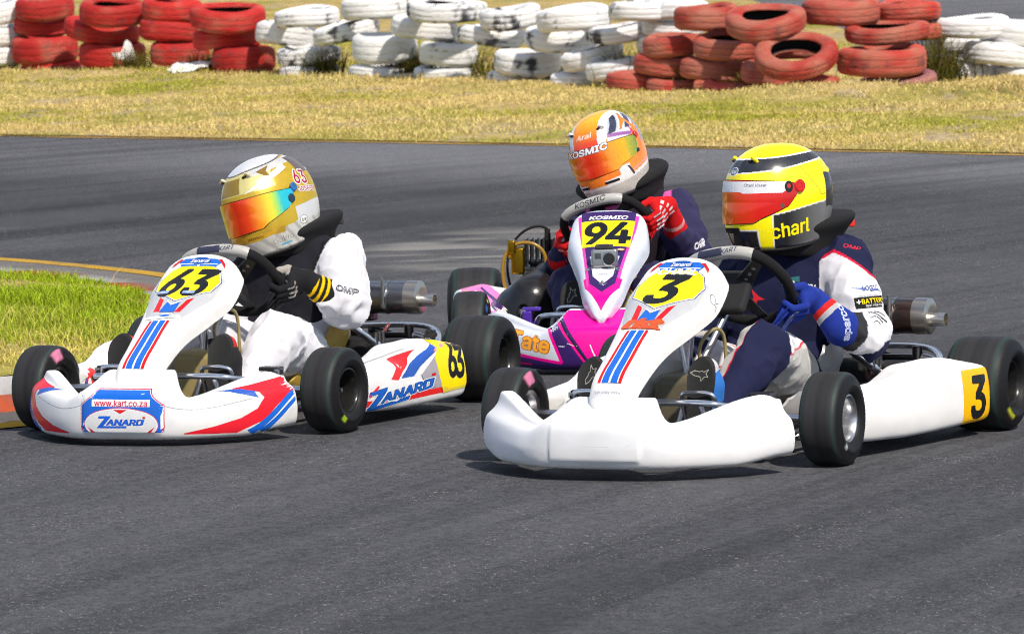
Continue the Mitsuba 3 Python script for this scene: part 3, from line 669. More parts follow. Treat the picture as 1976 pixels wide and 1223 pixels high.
SW_N = nrm(A3(-.62, 0, .60))                                  # steering wheel: normal towards the driver
SW_V = nrm(A3(.60, 0, .62))                                   # up in the wheel's plane
def sw_point(c, ang, r=.155, rot=0):
    a = math.radians(ang + rot)
    return A3(*c) + A3(0, 1, 0) * r * math.cos(a) + SW_V * r * math.sin(a)
def build_kart(root, pose, cfg):
    M = kart_frame(*pose); body = cfg['body']
    tag(root, cfg['label'], 'kart', 'racing karts on the track')
    A = lambda k, m, mat, col=WHITE, smooth=35, lab=None: add(f'{root}__{k}', m, mat, col, smooth, M, lab)
    fr = fairing(**cfg.get('fairing', {}))
    def dirt(c, amt=.12):
        c = np.asarray(c, float)
        return lambda v: c * (1 - amt * np.clip((vn(v, 9, 3, 4) - .45) * 3 + np.clip((.10 - v[:, 2]) * 5, 0, .8), 0, 1))[:, None] * np.array([1, .985, .96])[None] ** (np.clip((.12 - v[:, 2]) * 8, 0, 1))[:, None]
    A('front_fairing', fr, 'm_plastic' if cfg['n'] == 3 else 'm_gloss', dirt(cfg['fcol'], .10 if cfg['n'] == 3 else .16))
    pn = front_panel(cfg['pw'], *cfg['poff'])
    A('front_panel', pn, 'm_gloss', cfg['pcol'])
    pods = {}
    for s in (1, -1):
        pods[s] = side_pod(s, cfg.get('podk', 1.0)); A('side_pod' if s > 0 else 'side_pod_001', pods[s], 'm_plastic' if cfg['n'] == 3 else 'm_gloss', dirt(cfg['podcol'], .12))
    cfg['graphics'](root, M, fr, pn, pods)
    # wheels
    FT, RT, RF, RR = .5055, .579, .1352, .1415
    st = cfg['steer']; rc = cfg['rim']
    pink = (.62, .20, .34)
    wheel(root, (0, FT, RF), RF, .132, st, 1, rc[0], M, cfg.get('mFL', ()))
    wheel(root, (0, -FT, RF), RF, .132, st, -1, rc[0], M, cfg.get('mFR', ()))
    wheel(root, (-1.05, RT, RR), RR, .205, 0, 1, rc[1], M, cfg.get('mRL', ()), True)
    wheel(root, (-1.05, -RT, RR), RR, .205, 0, -1, rc[1], M, cfg.get('mRR', ()), True)
    CH, DK = A3(.86, .87, .89), A3(.02, .02, .022)
    # chassis
    rails = [tube([(.20, .10 * s, .055), (.05, .24 * s, .055), (-.30, .27 * s, .055), (-.65, .30 * s, .06), (-1.10, .26 * s, .075)], .0155, sides=10) for s in (1, -1)]
    cr = [tube([(x, -y, .055), (x, y, .055)], .0145, sides=10) for x, y in ((.05, .24), (-.30, .27), (-.62, .30), (-1.0, .27))]
    A('chassis_frame', cat(*rails, *cr), 'm_metal', cfg.get('frame', A3(.30, .30, .32)))
    A('floor_tray', rbox(.52, .44, .004, .0018, (-.14, 0, .036)), 'm_metal', (.35, .35, .36))
    A('rear_axle', cyl((-1.05, -.52, .1415), (-1.05, .52, .1415), .02, 20), 'm_metal', (.35, .35, .36))
    for s in (1, -1):
        sp = cat(cyl((0, .30 * s, RF), (0, .47 * s, RF), .0125, 14), cyl((0, .315 * s, .07), (0, .315 * s, .19), .011, 12), cyl((0, .315 * s, .185), (0, .315 * s, .20), .017, 6), tube([(-.09, .30 * s, .11), (0, .32 * s, RF)], .011, sides=8))
        A('stub_axle', sp, 'm_metal', (.6, .6, .62))
        A('kingpin_bracket', cat(rbox(.05, .035, .14, .006, (0, .300 * s, .125)), rbox(.045, .07, .014, .004, (-.01, .285 * s, .20))), 'm_gloss', cfg.get('bracket', DK))
        A('track_rod', tube([(-.09, .30 * s, .11), (-.12, .03 * s, .13)], .007, sides=8), 'm_metal', (.6, .6, .62))
        A('pod_bracket', tube([(-.28, .27 * s, .055), (-.28, .50 * s, .07), (-.28, .52 * s, .10)], .009, sides=8), 'm_chrome', CH)
        A('pod_bracket', tube([(-.80, .29 * s, .06), (-.80, .52 * s, .08)], .009, sides=8), 'm_chrome', CH)
    # front bars
    A('bumper_bar', cat(tube([(-.06, -.30, .115), (.10, -.26, .16), (.20, -.235, .188), (.225, -.20, .195), (.228, 0, .196), (.228, .21, .196), (.21, .245, .19), (.10, .30, .165), (-.04, .36, .12)], .0098, 90),
                        tube([(.14, -.22, .05), (.20, -.20, .12), (.222, -.19, .188)], .0085), tube([(.14, .215, .05), (.20, .205, .12), (.222, .19, .188)], .0085)), 'm_chrome', CH)
    A('lower_bumper_bar', tube([(.05, -.24, .06), (.24, -.20, .075), (.33, -.15, .08), (.345, 0, .08), (.33, .15, .08), (.24, .20, .075), (.05, .24, .06)], .0098, 70), 'm_chrome', CH)
    for s in (1, -1):
        y = cfg['pedal'][0 if s > 0 else 1]
        A('pedal', cat(tube([(.06, y - .055, .06), (.09, y - .052, .15), (.118, y - .048, .205), (.122, y - .035, .214), (.122, y + .035, .214), (.118, y + .05, .205), (.095, y + .052, .15)], .0072, 60), tube([(.04, y - .055, .065), (.04, y + .055, .065)], .008)), 'm_chrome', CH)
        A('heel_rest', tube([(.0, y - .06, .05), (.035, y - .055, .10), (.045, y, .112), (.035, y + .055, .10), (.0, y + .06, .05)], .0075, 50), 'm_chrome', CH)
    # steering
    c = cfg['sw']; rot = cfg['swrot']
    an = np.linspace(0, 360, 97)[:-1]
    def swr(a):
        t = (a - 90 + 180) % 360 - 180
        return .158 - .016 * np.exp(-(t / 34) ** 2) + .006 * np.exp(-((abs(t) - 52) / 18) ** 2)
    def arc(a0, a1, r, n=40):
        aa = np.linspace(a0, a1, n)
        return np.array([sw_point(c, a, swr(a), rot) for a in aa])
    A('steering_wheel', tube(arc(136, 404, .155, 70), .0165, 70, 14, False), 'm_cloth', (.012, .012, .013))
    top = tube(arc(44, 136, .155, 40), np.r_[.0165, .019, .021, .021, .021, .019, .0165][[0, 1, 2, 3, 4, 5, 6]], 40, 14, False) if False else tube(arc(44, 136, .155, 40), .0195, 40, 14, False)
    kk = A('steering_wheel__rim_cover', top, 'm_plastic', (.43, .42, .39))
    e0 = sw_point(c, 72, .14, rot); e1 = sw_point(c, 108, .14, rot)
    lo, ly = cfg['rimtext']
    O = (e0 + e1) / 2 + SW_V * .016
    up_ = nrm(SW_V * .8 + -SW_N * .25)
    ex = nrm(e0 - e1); nn = nrm(np.cross(ex, SW_N)); 
    fwdn = nrm(-SW_N * .75 + SW_V * .65)
    ey = nrm(np.cross(fwdn, ex))
    sticker(f'{root}__steering_wheel__lettering', lo, top, O, ex, ey, 'm_matte', M, back=.2, edge=.008, maxd=.25)
    sp = []
    for a in (35, 145, 270):
        p = sw_point(c, a, .145, rot); q = A3(*c) - SW_N * .035
        t = nrm(p - q); w = nrm(np.cross(t, SW_N))
        sp.append(trimesh.Trimesh(*(lambda V: (V, trimesh.convex.convex_hull(V).faces))(np.array([q + w * .03 + SW_N * .002, q - w * .03 + SW_N * .002, p + w * .016 + SW_N * .002, p - w * .016 + SW_N * .002, q + w * .03 - SW_N * .002, q - w * .03 - SW_N * .002, p + w * .016 - SW_N * .002, p - w * .016 - SW_N * .002])), process=False))
    sp = [trimesh.convex.convex_hull(x.vertices) for x in sp]
    A('steering_wheel__spoke', cat(*sp), 'm_gloss', (.02, .02, .02), False)
    for a in (35, 145):
        for f in (.45, .62, .79):
            p = A3(*c) - SW_N * .035 * (1 - f) + (sw_point(c, a, .145, rot) - A3(*c)) * f
            A('steering_wheel__bolt', cat(lathe([(0, .0), (0, .0065), (.003, .006), (.004, 0)], p - SW_N * .002, -SW_N, 12)), 'm_metal', (.7, .7, .7))
    A('steering_column', cat(tube([A3(*c) - SW_N * .02, (-.10, .01, .20), (.02, .02, .075)], .0105, sides=10, curved=False), cyl(A3(*c) - SW_N * .045, A3(*c) - SW_N * .01, .032, 20)), 'm_metal', (.5, .5, .5))
    A('steering_hub_pad', displace(rbox(.035, .12, .15, .015, (0, 0, 0)), lambda v: 0 * v[:, 0]).apply_transform(trimesh.transformations.rotation_matrix(math.radians(-40), [0, 1, 0])).apply_translation(A3(*c) - SW_N * .055 + SW_V * .03), 'm_matte', (.02, .02, .022))
    A('panel_bracket', cat(tube([(-.05, -.06, .50 + cfg['poff'][1]), (-.10, -.03, .40), (-.12, 0, .22)], .008), tube([(-.05, .06, .50 + cfg['poff'][1]), (-.10, .03, .40), (-.12, 0, .22)], .008)), 'm_chrome', CH)
    # fuel tank between the legs
    ft = rbox(.22, .17, .20, .03, (-.16, .0, .15), 12)
    A('fuel_tank', ft, 'm_plastic', cfg.get('tank', (.34, .27, .11)))
    A('fuel_tank__cap', cat(cyl((-.12, .045, .248), (-.12, .045, .285), .026, 18, .004), cyl((-.20, -.03, .248), (-.20, -.03, .275), .018, 14, .003)), 'm_matte', cfg.get('cap', DK))
    A('fuel_tank__hose', tube([(-.12, .045, .285), (-.115, .05, .34), (-.14, .075, .375), (-.19, .085, .36), (-.21, .085, .27), (-.22, .09, .2)], .0055, 60), 'm_gloss', (.30, .24, .10))
    # seat
    path = catmull(np.array([(-.42, .105), (-.50, .060), (-.62, .045), (-.76, .055), (-.88, .14), (-.94, .27), (-.985, .40), (-1.0, .43)]), 44)
    tgp = np.gradient(path, axis=0); tgp /= np.linalg.norm(tgp, axis=1)[:, None]; nr = np.c_[tgp[:, 1], -tgp[:, 0]]
    nr = np.where((nr @ [.5, .8] < 0)[:, None], -nr, nr)
    hs = np.interp(np.linspace(0, 1, 44), [0, .15, .4, .6, .8, .95, 1], [.05, .13, .235, .23, .15, .07, .03]); wd = np.interp(np.linspace(0, 1, 44), [0, .3, .7, 1], [.17, .19, .195, .15])
    v = np.linspace(-1, 1, 41)
    def shell(off):
        V = []
        for i in range(44):
            y = np.sin(v * np.pi / 2) * (wd[i] - off) * (1 + .06 * np.abs(v) ** 6); hh = hs[i] * np.abs(v) ** 5 + off
            V.append(np.stack([path[i, 0] + nr[i, 0] * hh, y, path[i, 1] + nr[i, 1] * hh], -1))
        return np.array(V)
    S0, S1 = shell(0), shell(.007)
    ring0 = np.concatenate([S0[0], S0[1:, -1], S0[-1, ::-1][1:], S0[::-1, 0][1:-1]]); ring1 = np.concatenate([S1[0], S1[1:, -1], S1[-1, ::-1][1:], S1[::-1, 0][1:-1]])
    A('seat', cat(grid(S0), grid(S1[:, ::-1]), grid(np.stack([ring0, ring1]), wrap=True)), 'm_gloss', cfg['seat'])
    for s in (1, -1):
        A('seat_stay', cat(tube([(-.72, .225 * s, .30), (-.84, .30 * s, .20), (-.98, .36 * s, .10)], .0125, sides=12), cyl((-.72, .20 * s, .30), (-.72, .25 * s, .30), .012, 10)), 'm_chrome', CH)
    A('battery_cover', displace(rbox(.26, .10, .10, .02, (-.62, .345, .12)), lambda v: 0 * v[:, 0]), 'm_matte', (.02, .022, .04))
    # rear left: brake
    A('brake_disc', cat(lathe([(-.004, .035), (-.004, .085), (.004, .085), (.004, .035)], (-1.05, .22, .1415), (0, 1, 0), 40, True)), 'm_metal', (.3, .29, .28))
    cal = cat(rbox(.07, .06, .06, .008, (-.98, .22, .19)), rbox(.05, .09, .03, .006, (-.985, .22, .215)), *[cyl((-1.0 + .03 * i, .17, .205), (-1.0 + .03 * i, .27, .205), .008, 10) for i in range(3)])
    A('brake_caliper', cal, 'm_metal', (.10, .10, .10))
    A('brake_cover', displace(rbox(.17, .20, .12, .03, (-.915, .16, .16), 12), lambda v: .012 * (vn(v, 14, 5) - .5)), 'm_matte', (.010, .010, .011))
    A('brake_pump', cat(rbox(.05, .09, .045, .007, (-.90, .33, .175)), cyl((-.90, .28, .205), (-.90, .38, .205), .016, 16, .003), cyl((-.87, .34, .19), (-.83, .34, .19), .010, 10), *[cyl((-.885 + .03 * q, .30, .20), (-.885 + .03 * q, .30, .245), .0065, 8) for q in range(3)]), 'm_metal', (.22, .21, .21))
    A('water_hose', tube([(-.80, .22, .10), (-.86, .33, .13), (-.96, .36, .17), (-1.02, .30, .21), (-1.0, .2, .24)], .011, 50), 'm_matte', (.010, .010, .011))
    A('brake_hose', cat(tube([(-.97, .26, .22), (-.93, .30, .26), (-.90, .27, .20), (-.85, .25, .10)], .006), tube([(-.99, .18, .22), (-.95, .14, .27), (-.9, .12, .2)], .005)), 'm_gloss', (.16, .05, .05))
    A('bearing_carrier', cat(*[lathe([(-.012, .022), (-.012, .05), (.012, .05), (.012, .022)], (-1.05, .30 * s, .1415), (0, 1, 0), 24, True) for s in (1, -1)]), 'm_metal', (.4, .4, .42))
    A('rear_bumper_bar', tube([(-.98, .33, .10), (-1.12, .40, .20), (-1.17, .34, .235), (-1.18, 0, .235), (-1.17, -.34, .235), (-1.12, -.40, .20), (-.98, -.33, .10)], .0095, 80), 'm_chrome', CH)
    # engine right of the seat
    ec = A3(-.80, -.30, .0)
    A('engine', cat(rbox(.17, .15, .16, .02, ec + A3(0, 0, .14)), cyl(ec + A3(-.02, -.10, .14), ec + A3(-.02, .09, .14), .062, 28, .008)), 'm_metal', (.12, .12, .12))
    hz = cfg.get('cyl_z', .25)
    fk = cfg.get('fin', 1.0)
    fins = [rbox(.15 * fk, .15 * fk, .0042, .0018, ec + A3(0, .02, hz - .02 + .0135 * i), 5) for i in range(6)]
    top_f = [rbox(.13 * fk, .0042, .085 * fk, .0018, ec + A3(0, .02 + .0165 * fk * (i - 4), hz + .10), 5) for i in range(9)]
    for i, f in enumerate(fins + top_f): A('engine__fin', f, 'm_metal', (.055, .055, .055), False)
    A('engine__barrel', cat(cyl(ec + A3(0, .02, .2), ec + A3(0, .02, hz + .06), .052, 24), rbox(.13, .14, .02, .005, ec + A3(0, .02, hz + .065)), cyl(ec + A3(0, .02, hz + .07), ec + A3(0, .02, hz + .17), .012, 10)), 'm_metal', (.07, .07, .07))
    A('engine__spark_plug_lead', cat(cyl(ec + A3(0, .02, hz + .15), ec + A3(0, .02, hz + .185), .011, 10), tube([ec + A3(0, .02, hz + .185), ec + A3(.01, -.03, hz + .195), ec + A3(.0, -.10, hz + .15), ec + A3(0, -.135, hz + .05), ec + A3(0, -.10, hz - .08)], .005, 50)), 'm_matte', (.015, .015, .015))
    # silencer across the rear
    mx, mz = -1.0, .347; y1 = cfg.get('muffler_y', .40)
    mu = A3(.16, .14, .135) if cfg['n'] == 3 else A3(.30, .315, .345)
    hot = 1.0 if cfg['n'] == 3 else .15
    def mcol(v):
        t = vn(v, 12, 6)[:, None]; e = np.clip((v[:, 1] - (y1 - .07)) / .05, 0, 1)[:, None]
        return (mu * (.65 + .7 * t)) * (1 - .5 * e * hot) + A3(.22, .10, .05) * .5 * e * hot * (.6 + .8 * t)
    mm = lathe([(0, 0), (0, .035)] + [(.05 + .01 * i, .050) for i in range(1)] + [(.06 + (y1 - .06 + .10) * i / 24, .0535) for i in range(25)], (mx, -.10, mz), (0, 1, 0), 48)
    A('silencer', mm, 'm_metal', mcol)
    A('silencer__end_cap', lathe([(0, .0535), (.001, .0562), (.045, .0555), (.05, .049), (.051, .03), (.051, 0)], (mx, y1, mz), (0, 1, 0), 48), 'm_metal', (.62, .56, .47))
    A('silencer__tail_pipe', lathe([(0, .021), (.048, .021), (.048, .018), (.01, .018)], (mx, y1 + .048, mz - .010), (0, 1, 0), 32), 'm_metal', (.66, .63, .58))
    for yy in (y1 - .185, y1 - .065):
        A('silencer__band', cat(lathe([(-.006, .0535), (-.006, .0565), (.006, .0565), (.006, .0535)], (mx, yy, mz), (0, 1, 0), 40), cyl((mx + .062, yy, mz - .02), (mx + .062, yy, mz + .068), .0058, 10), cyl((mx + .062, yy, mz - .03), (mx + .062, yy, mz - .018), .009, 6)), 'm_metal', (.42, .42, .42))
    A('silencer_bracket', cat(rbox(.05, .10, .03, .006, (mx, y1 - .17, mz - .062)), rbox(.02, .04, .10, .005, (mx, y1 - .19, mz - .11)), rbox(.03, .20, .018, .005, (mx, y1 - .10, mz - .125)), cyl((mx, y1, mz - .14), (mx, y1, mz - .09), .016, 14, .003)), 'm_metal', (.06, .06, .065))
    if cfg['n'] == 63 or cfg['n'] == 3:
        A('exhaust_loop', tube([(mx, y1 - .005, mz - .13), (mx, y1 + .05, mz - .135), (mx + .02, y1 + .10, mz - .18), (mx + .03, y1 + .11, mz - .25), (mx + .03, y1 + .10, mz - .29)], .013, 40), 'm_chrome', CH)
    # panel pins
    for (t, yy) in ((-.40, 0.0),):
        p = A3(-.855 * t + cfg['poff'][0], yy, .513 + .52 * t + cfg['poff'][1]); nn = A3(.52, 0, .855)
        A('panel_pin', cat(lathe([(0, .011), (.003, .010), (.004, .005), (.014, .005), (.016, 0)], p + nn * .006, nn, 16), tube([p + nn * .012 + A3(0, -.012, .0), p + nn * .014 + A3(.01, .0, -.008), p + nn * .012 + A3(0, .016, 0)], .0022)), 'm_metal', (.45, .45, .45))
    return M

# ---------------------------------------------------------------- print on the bodywork
def panel_plane(poff): return (poff[0], 0, .508 + poff[1]), (0, 1, 0), (-.855, 0, .52)
BORDER = A3(.03, .035, .10)
def swoosh(a, w0, w1):
    """Tapering band along a curve."""
    c = catmull(np.array(a, float), 40); t = np.gradient(c, axis=0); t /= np.linalg.norm(t, axis=1)[:, None]
    n = np.c_[-t[:, 1], t[:, 0]]; w = np.linspace(w0, w1, 40)[:, None] / 2
    return Polygon(np.vstack([c + n * w, (c - n * w)[::-1]])).buffer(0)
def logo_script(w, h, fg, bg):
    """Small oval crest with a line of lettering."""
    return [(smoothpoly([(-w / 2, 0), (-w * .3, h * .5), (w * .3, h * .55), (w / 2, 0), (w * .3, -h * .45), (-w * .3, -h * .5)]), bg), (text2d('Zanardi', h * .5, True, .25, 1.0), fg)]
def zanardi(h, blue, white, edge=.10):
    """Block-letter logo: a tall Z whose foot underlines the rest."""
    Z = P2((-2.2, .95), (-1.0, .95), (-1.04, .70), (-1.86, -.66), (.75, -.62), (.70, -.90), (-2.45, -.94), (-1.55, .62), (-2.3, .62))
    rest = at(text2d('ANARD', .86, True, .2, .98, .0), .62, -.02)
    i_ = P2((2.38, -.42), (2.54, -.42), (2.74, .42), (2.52, .42))
    u = shapely.union_all([Z, rest, i_]); sc = lambda g: aff.scale(g, h, h, origin=(0, 0))
    return [(sc(u.buffer(edge)), white), (sc(u.buffer(edge * .45)), blue * .45), (sc(u), blue), (sc(Point(2.74, .80).buffer(.16)), RED)]
def put(layers, x, y, rot=0, sx=1, sy=1): return [(at(g, x, y, rot, sx, sy), c) for g, c in layers]
SKY = A3(.010, .13, .60)
def plate63(poff, number, root, M, pn, name):
    O, ex, ey = panel_plane(poff); S = lambda k, ly, **q: sticker(f'{root}__front_panel__{k}', ly, pn, O, ex, ey, 'm_gloss', M, **q)
    oct_ = P2((-.055, .092), (.055, .092), (.086, .066), (.107, .012), (.096, -.048), (.0, -.118), (-.096, -.048), (-.107, .012), (-.086, .066))
    silver = A3(.46, .47, .49)
    S('silver_backing', [(P2((-.112, .03), (.112, .03), (.108, -.07), (.074, -.175), (.06, -.215), (-.06, -.215), (-.074, -.175), (-.108, -.07)).buffer(.004), silver)], off=.0008)
    S('number_plate', [(oct_.buffer(.003), BORDER), (oct_.buffer(.0005), WHITE), (oct_.buffer(-.002), A3(.95, .78, .0))], off=.0016)
    S('crest', [(P2((-.056, .128), (.056, .128), (.072, .112), (.060, .090), (-.060, .090), (-.072, .112)), SKY), (P2((-.004, .13), (.004, .13), (.004, .088), (-.004, .088)), WHITE), (P2((-.065, .104), (.065, .104), (.064, .100), (-.064, .100)), WHITE),
                 (P2((-.076, .110), (-.060, .122), (-.072, .126), (-.090, .104), (-.094, .085)), RED), (P2((.076, .110), (.060, .122), (.072, .126), (.090, .104), (.094, .085)), RED)] + put(logo_script(.075, .026, WHITE, SKY * .6), 0, .114), off=.0024)
    S('number', [(number, BLACK)], off=.0036)
    # stripes running down the neck
    st = []
    for x0, x1, c in ((-.046, -.034, RED), (-.034, -.030, WHITE), (-.030, -.004, SKY), (-.004, .004, WHITE), (.004, .030, SKY), (.030, .034, WHITE), (.034, .046, RED)):
        st.append((P2((x0 * .74, -.245), (x1 * .74, -.245), (x1 * .82, -.492), (x0 * .82, -.492)), c))
    S('stripes', st, off=.0012, edge=.02)
    v = [(P2((-.040, -.112), (-.060, -.095), (-.046, -.190), (-.026, -.190)), RED), (P2((.040, -.112), (.060, -.095), (.046, -.190), (.026, -.190)), RED), (P2((-.022, -.125), (0, -.150), (.022, -.125), (.026, -.19), (-.026, -.19)), SKY), (P2((-.024, -.124), (0, -.146), (.024, -.124), (.024, -.118), (0, -.139), (-.024, -.118)), WHITE)]
    S('chevron', v, off=.0018)
    return S, O, ex, ey
def gfx3(root, M, fr, pn, pods):
    three = at(text2d('3', .150, True, .16, .80, .02), -.002, -.012)
    S, O, ex, ey = plate63((0, 0), three, root, M, pn, 'CHARL')
    S('name_lettering', [(at(text2d('CHARL', .026, True, .2, 1.05, .03), 0, .082), WHITE)], off=.0042, edge=.02)
    rk = text2d('rkt', .043, True, .25, 1.5, .05); OR = A3(.75, .09, .02)
    S('orange_lettering', [(at(rk.buffer(.004), 0, -.205), A3(.8, .25, .08)), (at(rk.buffer(.0022), 0, -.205), OR * .4), (at(rk, 0, -.205), OR), (P2((-.055, -.236), (.065, -.236), (.062, -.229), (-.052, -.229)), OR)], off=.0028, edge=.02)
    S('foot_lettering', [(P2((-.058, -.512), (.058, -.512), (.055, -.535), (0, -.528), (-.055, -.535)), A3(.7, .7, .72)), (at(text2d('rear body frame', .008, False, .1), 0, -.520), A3(.2, .2, .25))], edge=.02)
    for s in (1,):
        O2 = (-.02, .12, .47)
        sticker(f'{root}__front_panel__side_mark', [(LineString(catmull(np.array([(-.012, -.03), (-.004, -.012), (-.016, .002), (.0, .018), (.012, .008), (.004, -.004), (.018, -.016)]), 40)).buffer(.0014), A3(.15, .15, .16))], pn, O2, (-.9, 0, .3), (.3, 0, .9), 'm_gloss', M)
    pl = sbox(-.064, -.070, .064, .072).buffer(.010)
    P = lambda k, ly, **q: sticker(f'{root}__side_pod__{k}', ly, pods[1], (-.812, .62, .125), (-1, 0, 0), (0, 0, 1), 'm_gloss', M, **q)
    P('number_plate', [(pl, A3(.92, .48, .0))])
    P('number', [(at(text2d('3', .118, True, .10, .82, .02), 0.004, -.003), BLACK)], off=.0022)
    P('scratch', [(LineString([(.30, -.005), (.288, -.05)]).buffer(.0011), A3(.25, .22, .22)), (LineString([(.286, -.046), (.283, -.058)]).buffer(.0008), A3(.3, .28, .28))])
    sticker(f'{root}__side_pod__maker_lettering', [(at(text2d('KG', .03, True, .1, 1.6), 0, 0).buffer(.0012).difference(at(text2d('KG', .03, True, .1, 1.6), 0, 0).buffer(-.0006)), A3(.45, .46, .5))], pods[1], (-.72, .55, .26), (-1, 0, 0), (0, -.8, .5), 'm_gloss', M)
    W = []
    sticker(f'{root}__front_fairing__scuff', [(LineString([(-.03, .0), (.05, .001)]).buffer(.0007), A3(.62, .62, .62)), (LineString([(.10, .0), (.12, .01)]).buffer(.0006), A3(.62, .62, .62))], fr, (.55, 0, .10), (0, 1, 0), (0, 0, 1), 'm_gloss', M)
def gfx63(root, M, fr, pn, pods):
    six = shapely.union_all([at(text2d('6', .146, True, .17, .64, .022), -.044, -.008), at(text2d('3', .146, True, .17, .64, .022), .043, -.008)])
    S, O, ex, ey = plate63((-.02, -.035), six, root, M, pn, '')
    S('white_crest', [(P2((-.060, -.222), (-.02, -.218), (.0, -.200), (.03, -.192), (.012, -.205), (.058, -.208), (.060, -.226), (.02, -.226), (-.01, -.235), (-.055, -.238)), WHITE), (P2((-.02, -.214), (.01, -.205), (.03, -.216), (.0, -.222)), SKY)], off=.0026)
    S('number_tab', [(at(sbox(-.018, -.0055, .018, .0055).buffer(.003), -.062, -.066), A3(.25, .35, .6)), (at(sbox(-.018, -.0055, .018, .0055).buffer(.003), .028, -.066), A3(.25, .35, .6)), (at(text2d('kart', .006, True), -.062, -.066), WHITE), (at(text2d('kart', .006, True), .028, -.066), WHITE)], off=.0044)
    F = lambda k, ly, **q: sticker(f'{root}__front_fairing__{k}', ly, fr, (.60, 0, 0), (0, 1, 0), (0, 0, 1), 'm_gloss', M, **q)
    B = P2((-.133, .046), (.133, .046), (.140, .062), (.140, .128), (.105, .154), (.088, .175), (-.088, .175), (-.105, .154), (-.140, .128), (-.140, .062))
    oval = smoothpoly([(-.098, .043), (-.122, .072), (-.102, .098), (-.04, .115), (0, .118), (.04, .115), (.102, .098), (.122, .072), (.098, .043)], 90).intersection(sbox(-.2, .046, .2, .2))
    F('blue_sticker', [(B.buffer(.0045).intersection(sbox(-.2, .045, .2, .3)), A3(.70, .03, .08)), (B.buffer(.0015), WHITE), (B, SKY)], edge=.016)
    F('oval_sticker', [(oval.buffer(.005).intersection(sbox(-.2, .047, .2, .2)), A3(.65, .03, .08)), (oval.buffer(.003).intersection(sbox(-.2, .047, .2, .2)), WHITE), (oval, A3(.74, .74, .74)), (P2((-.024, .117), (0, .104), (.024, .117)), RED),
                       (P2((-.116, .064), (-.088, .0465), (-.102, .0465)), A3(.6, .03, .06)), (P2((.116, .064), (.088, .0465), (.102, .0465)), A3(.6, .03, .06))], off=.0034, edge=.016)
    F('maker_lettering', put(zanardi(.031, BLUE * 1.6, A3(.7, .74, .8), .10), -.003, .078, 0, 1.0, .62), off=.0062, edge=.016)
    w = at(text2d('www.kart.co.za', .0185, True, 0, .98), 0, .136)
    F('web_address', [(sbox(-.100, .126, .100, .148), WHITE), (w, A3(.62, .02, .06))], off=.0034, edge=.02)
    F('chip', [(P2((.066, .162), (.077, .164), (.077, .166), (.067, .164)), WHITE)], off=.0036)
    for s in (-1, 1):
        m_ = lambda pts: P2(*[(s * a, b) for a, b in pts])
        ms = lambda pts: Polygon(catmull(np.array([(s * a, b) for a, b in pts]), 90, True)).buffer(0)
        red = shapely.union_all([m_([(.475, .178), (.462, .205), (.44, .205), (.40, .190), (.35, .176), (.28, .162), (.20, .156), (.26, .168), (.34, .168), (.385, .158), (.40, .14), (.385, .105), (.345, .078), (.28, .057), (.20, .040), (.33, .036), (.40, .072), (.43, .12)]).buffer(.002)])
        blue = m_([(.385, .140), (.372, .160), (.33, .168), (.26, .164), (.31, .160), (.345, .152)])
        st1 = swoosh([(s * .462, .175), (s * .445, .13), (s * .41, .075), (s * .36, .034)], .010, .016)
        st2 = swoosh([(s * .470, .165), (s * .456, .12), (s * .425, .07), (s * .385, .034)], .006, .012)
        F('wing_sticker', [(red, A3(.75, .015, .03)), (blue, A3(.03, .10, .45)), (st1, A3(.03, .10, .45) if s < 0 else SKY), (st2, A3(.03, .10, .45) if s < 0 else SKY)], edge=.007)
        F('crease_line', [(LineString(catmull(np.array([(s * .142, .128), (s * .19, .117), (s * .24, .114), (s * .30, .122), (s * .37, .138)]), 40)).buffer(.0010), A3(.28, .28, .30)), (LineString([(s * .142, .05), (s * .142, .16), (s * .16, .17)]).buffer(.0010), A3(.3, .3, .3))], off=.0013, edge=.03)
    # the pod's print, drawn over a side view of the pod: a along its length, b up
    DB = A3(.02, .09, .42)
    def pz(*pts):
        o = []
        for cx, cy in pts:
            X, Y = 540 + cx / 2.913, 420 + cy / 2.913
            o.append((float(np.interp(X, [640, 705, 755, 802, 838, 893, 910], [-.46, -.285, -.14, .011, .120, .272, .33])), (799 - 32 * (X - 705) / 188 - Y) / 600 + .049))
        return P2(*o)
    def P(k, ly, **q): return sticker(f'{root}__side_pod__{k}', ly, pods[1], (-.455, .66, 0), (-1, 0, 0), (0, 0, 1), 'm_gloss', M, **q)
    RD = A3(.74, .02, .02)
    P('sweeping_print', [(pz((430, 1052), (650, 1030), (910, 958), (910, 996), (700, 1042), (430, 1090)), RD), (pz((620, 925), (690, 812), (822, 752), (755, 805), (690, 880), (660, 928)), RD),
        (pz((676, 918), (740, 832), (830, 765), (990, 672), (1000, 690), (905, 742), (845, 795), (785, 852), (745, 905)), DB), (pz((752, 902), (830, 812), (897, 752), (862, 805), (805, 882), (780, 897)), WHITE),
        (pz((786, 896), (868, 792), (885, 880), (905, 962), (825, 980), (800, 940)), A3(.36, .34, .37)), (pz((745, 945), (800, 970), (865, 965), (760, 1000)), DB), (pz((748, 945), (800, 968), (850, 966), (770, 985)), WHITE),
        (pz((480, 1015), (540, 958), (545, 968), (490, 1028)), RD), (pz((430, 872), (480, 857), (700, 792), (800, 745), (800, 750), (700, 797), (480, 862), (430, 878)), A3(.6, .6, .6)), (pz((580, 1046), (660, 1026), (650, 1036), (640, 1043)), WHITE)], edge=.02)
    zl = zanardi(1.0, SKY * .85, A3(.72, .74, .8), .13)
    P('maker_lettering', [(aff.translate(aff.affine_transform(g_, [.076, .0, .006, .031, 0, 0]), -.105, .092), c_) for g_, c_ in zl], off=.0038, edge=.02)
